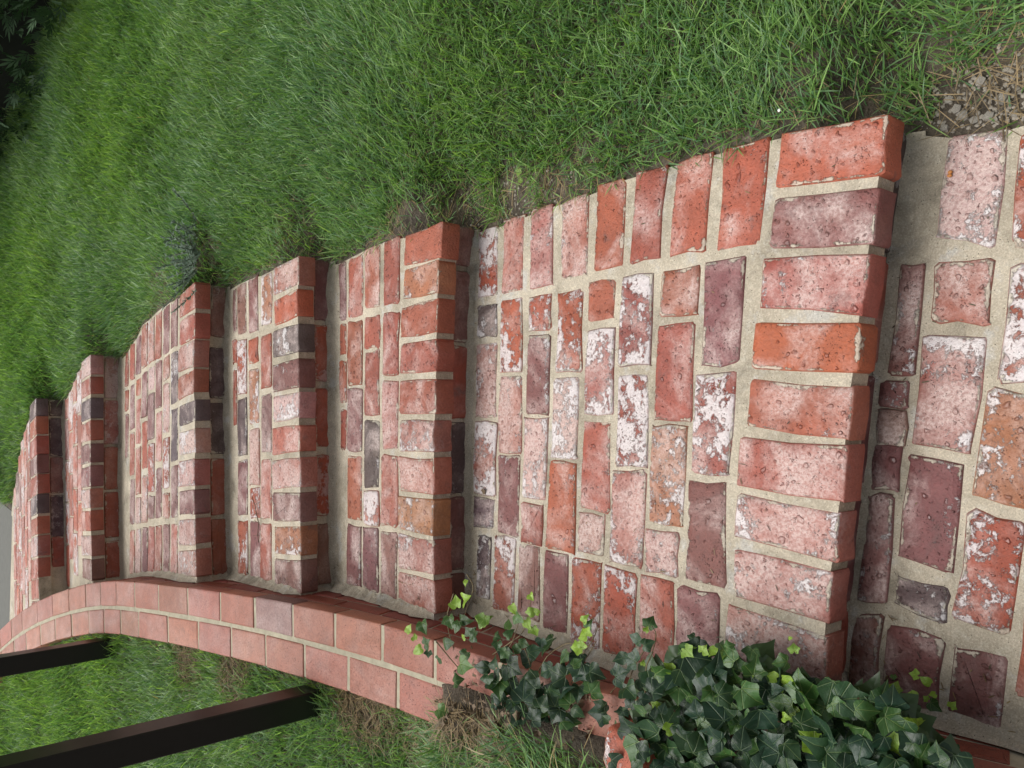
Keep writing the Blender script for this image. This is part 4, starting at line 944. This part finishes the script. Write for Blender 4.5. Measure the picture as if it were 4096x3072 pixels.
# ------------------------------------------------------------------ juniper sprig in the lawn
jp = onlawn(790, 1035); jun = thing('juniper_sprig', 'small grey green juniper seedling sprouting from the lawn beside the steps', 'shrub', jp); bpy.context.view_layer.update()
nv = []; nf = []; ncol = []
def unparent(o, par): o.parent = par; o.matrix_parent_inverse = par.matrix_world.inverted()
for k in range(26):
    a = random.uniform(0, 6.28); L = random.uniform(.09, .17); d = Vector((math.cos(a) * .8, math.sin(a) * .9, random.uniform(.25, .9))).normalized()
    base = Vector(jp) + Vector((random.gauss(0, .05), random.gauss(0, .03), 0)); pts_ = [base + d * L * t + Vector((0, 0, .02 * t * t)) for t in (0, .35, .7, 1)]
    v, f = tube(pts_, [.0012, .001, .0008, .0005], 4); o = link('stem', mesh('stem', v, f), M_TWIG); unparent(o, jun)
    for j in range(90):
        t = random.uniform(.1, 1); q = base + d * L * t + Vector((0, 0, .02 * t * t)); nd = (d * .7 + Vector((random.gauss(0, .7), random.gauss(0, .7), random.gauss(.2, .6)))).normalized(); ll_ = random.uniform(.008, .02)
        w_ = nd.orthogonal().normalized() * .0022; b = len(nv); nv += [q - w_, q + w_, q + nd * ll_]; nf.append((b, b + 1, b + 2))
o = link('needles', mesh('needles', nv, nf), flat('juniper_needles', (.15, .22, .16), .6, 30, .4)); o['kind'] = 'stuff'; unparent(o, jun)

# ------------------------------------------------------------------ dark hedge along the top of the lawn
hed = thing('hedge', 'dark evergreen hedge at the top of the lawn', 'hedge', (1.6, 5.2, .75)); bpy.context.view_layer.update()
A = np.array([2.75, 3.45]); B = np.array([.3, 7.12]); dirh = (B - A) / np.linalg.norm(B - A); nh = np.array([dirh[1], -dirh[0]]); nh = nh if nh[0] > 0 else -nh
hv = []; hf = []
lenh = np.linalg.norm(B - A)
for k in range(5200):
    s_ = random.uniform(0, lenh); z = random.uniform(-.02, 1.75); lump = .10 * math.sin(s_ * 5.2) + .07 * math.sin(z * 7 + s_ * 3) + .05 * math.sin(s_ * 17 + z * 5)
    dep = random.uniform(0, .22) + lump - .30; c = A + dirh * s_ + nh * dep; zz = .74 + z
    # a flat fan-shaped spray
    out = Vector((-nh[0] + random.gauss(0, .5), -nh[1] + random.gauss(0, .5), random.gauss(.45, .45))).normalized(); sd_ = out.cross(Vector((random.gauss(0, 1), random.gauss(0, 1), random.gauss(0, 1)))).normalized()
    L = random.uniform(.05, .11); P0 = Vector((c[0], c[1], zz))
    for j in range(-2, 3):
        dd = (out * 1.0 + sd_ * j * .38).normalized(); st = P0 + out * L * .15 * (2 - abs(j)); en = st + dd * L * (.8 - .12 * abs(j)); wv_ = dd.cross(out.cross(sd_)).normalized() * .007
        b = len(hv); md = (st + en) / 2; hv += [st, md - wv_, en, md + wv_]; hf.append((b, b + 1, b + 2, b + 3))
o = link('foliage', mesh('foliage', hv, hf), flat('hedge_foliage', (.09, .16, .08), .6, 6, .5)); o['kind'] = 'stuff'; unparent(o, hed)
for k in range(9):
    c = A + dirh * (lenh * (k + .5) / 9) + nh * .45; v, f = tube([(c[0], c[1], .55), (c[0] + .03, c[1], 1.4), (c[0], c[1] + .02, 2.5)], [.035, .03, .015], 7); o = link('trunk', mesh('trunk', v, f), M_TWIG); unparent(o, hed)
# dense interior of the hedge: dark twiggy body behind the sprays
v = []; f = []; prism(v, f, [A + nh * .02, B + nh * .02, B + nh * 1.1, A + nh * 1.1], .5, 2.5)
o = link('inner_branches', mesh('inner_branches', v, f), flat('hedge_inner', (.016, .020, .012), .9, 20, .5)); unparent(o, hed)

# ------------------------------------------------------------------ needles and specks fallen on the treads
X = []; Y = []; ZZ = []
for i in range(6):
    y0 = NW[i][:, 1].mean() if i else .1; y1 = NW[i + 1][:, 1].mean() if i < 6 else 5.4
    for k in range([90, 190, 120, 110, 120, 60][i]):
        y = random.uniform(y0 + .02, y1 - .0) if random.random() < .6 else y1 - abs(random.gauss(0, .03)); x0, x1 = float(wx(y)) + .01, float(xe(y)) - .02
        x = random.uniform(x0, x1) if random.random() < .55 else x0 + abs(random.gauss(0, .06)); X.append(x); Y.append(y); ZZ.append(Z[i] + .002)
n = len(X); cb = np.array([(.05, .035, .025), (.16, .11, .06), (.08, .075, .04), (.25, .19, .10)])[rng.choice(4, n)]
o = blades('needle_litter', np.array(X), np.array(Y), np.array(ZZ), rng.uniform(.004, .016, n), rng.uniform(.0012, .0026, n), np.full(n, 1.5), rng.uniform(0, 6.28, n), np.zeros(n), cb, cb)
o['label'] = 'fallen needles and specks scattered on the brick treads'; o['category'] = 'litter'

x = rng.normal(-.88, .05, 420); y = rng.normal(1.16, .07, 420); k_ = okL(x, y)[0]; x, y = x[k_], y[k_]; n = len(x); cg = colours(n, x, y); cg[rng.uniform(0, 1, n) < .18] = (.42, .34, .17)
o = blades('long_grass', x, y, z_left(x, y) - .004, rng.uniform(.05, .16, n), rng.uniform(.002, .0042, n), np.abs(rng.normal(.7, .3, n)), rng.uniform(-.6, 1.9, n), np.abs(rng.normal(.3, .2, n)), cg, cg)
o['label'] = 'tuft of long arching grass beside the broken brick and the ivy'; o['category'] = 'grass'
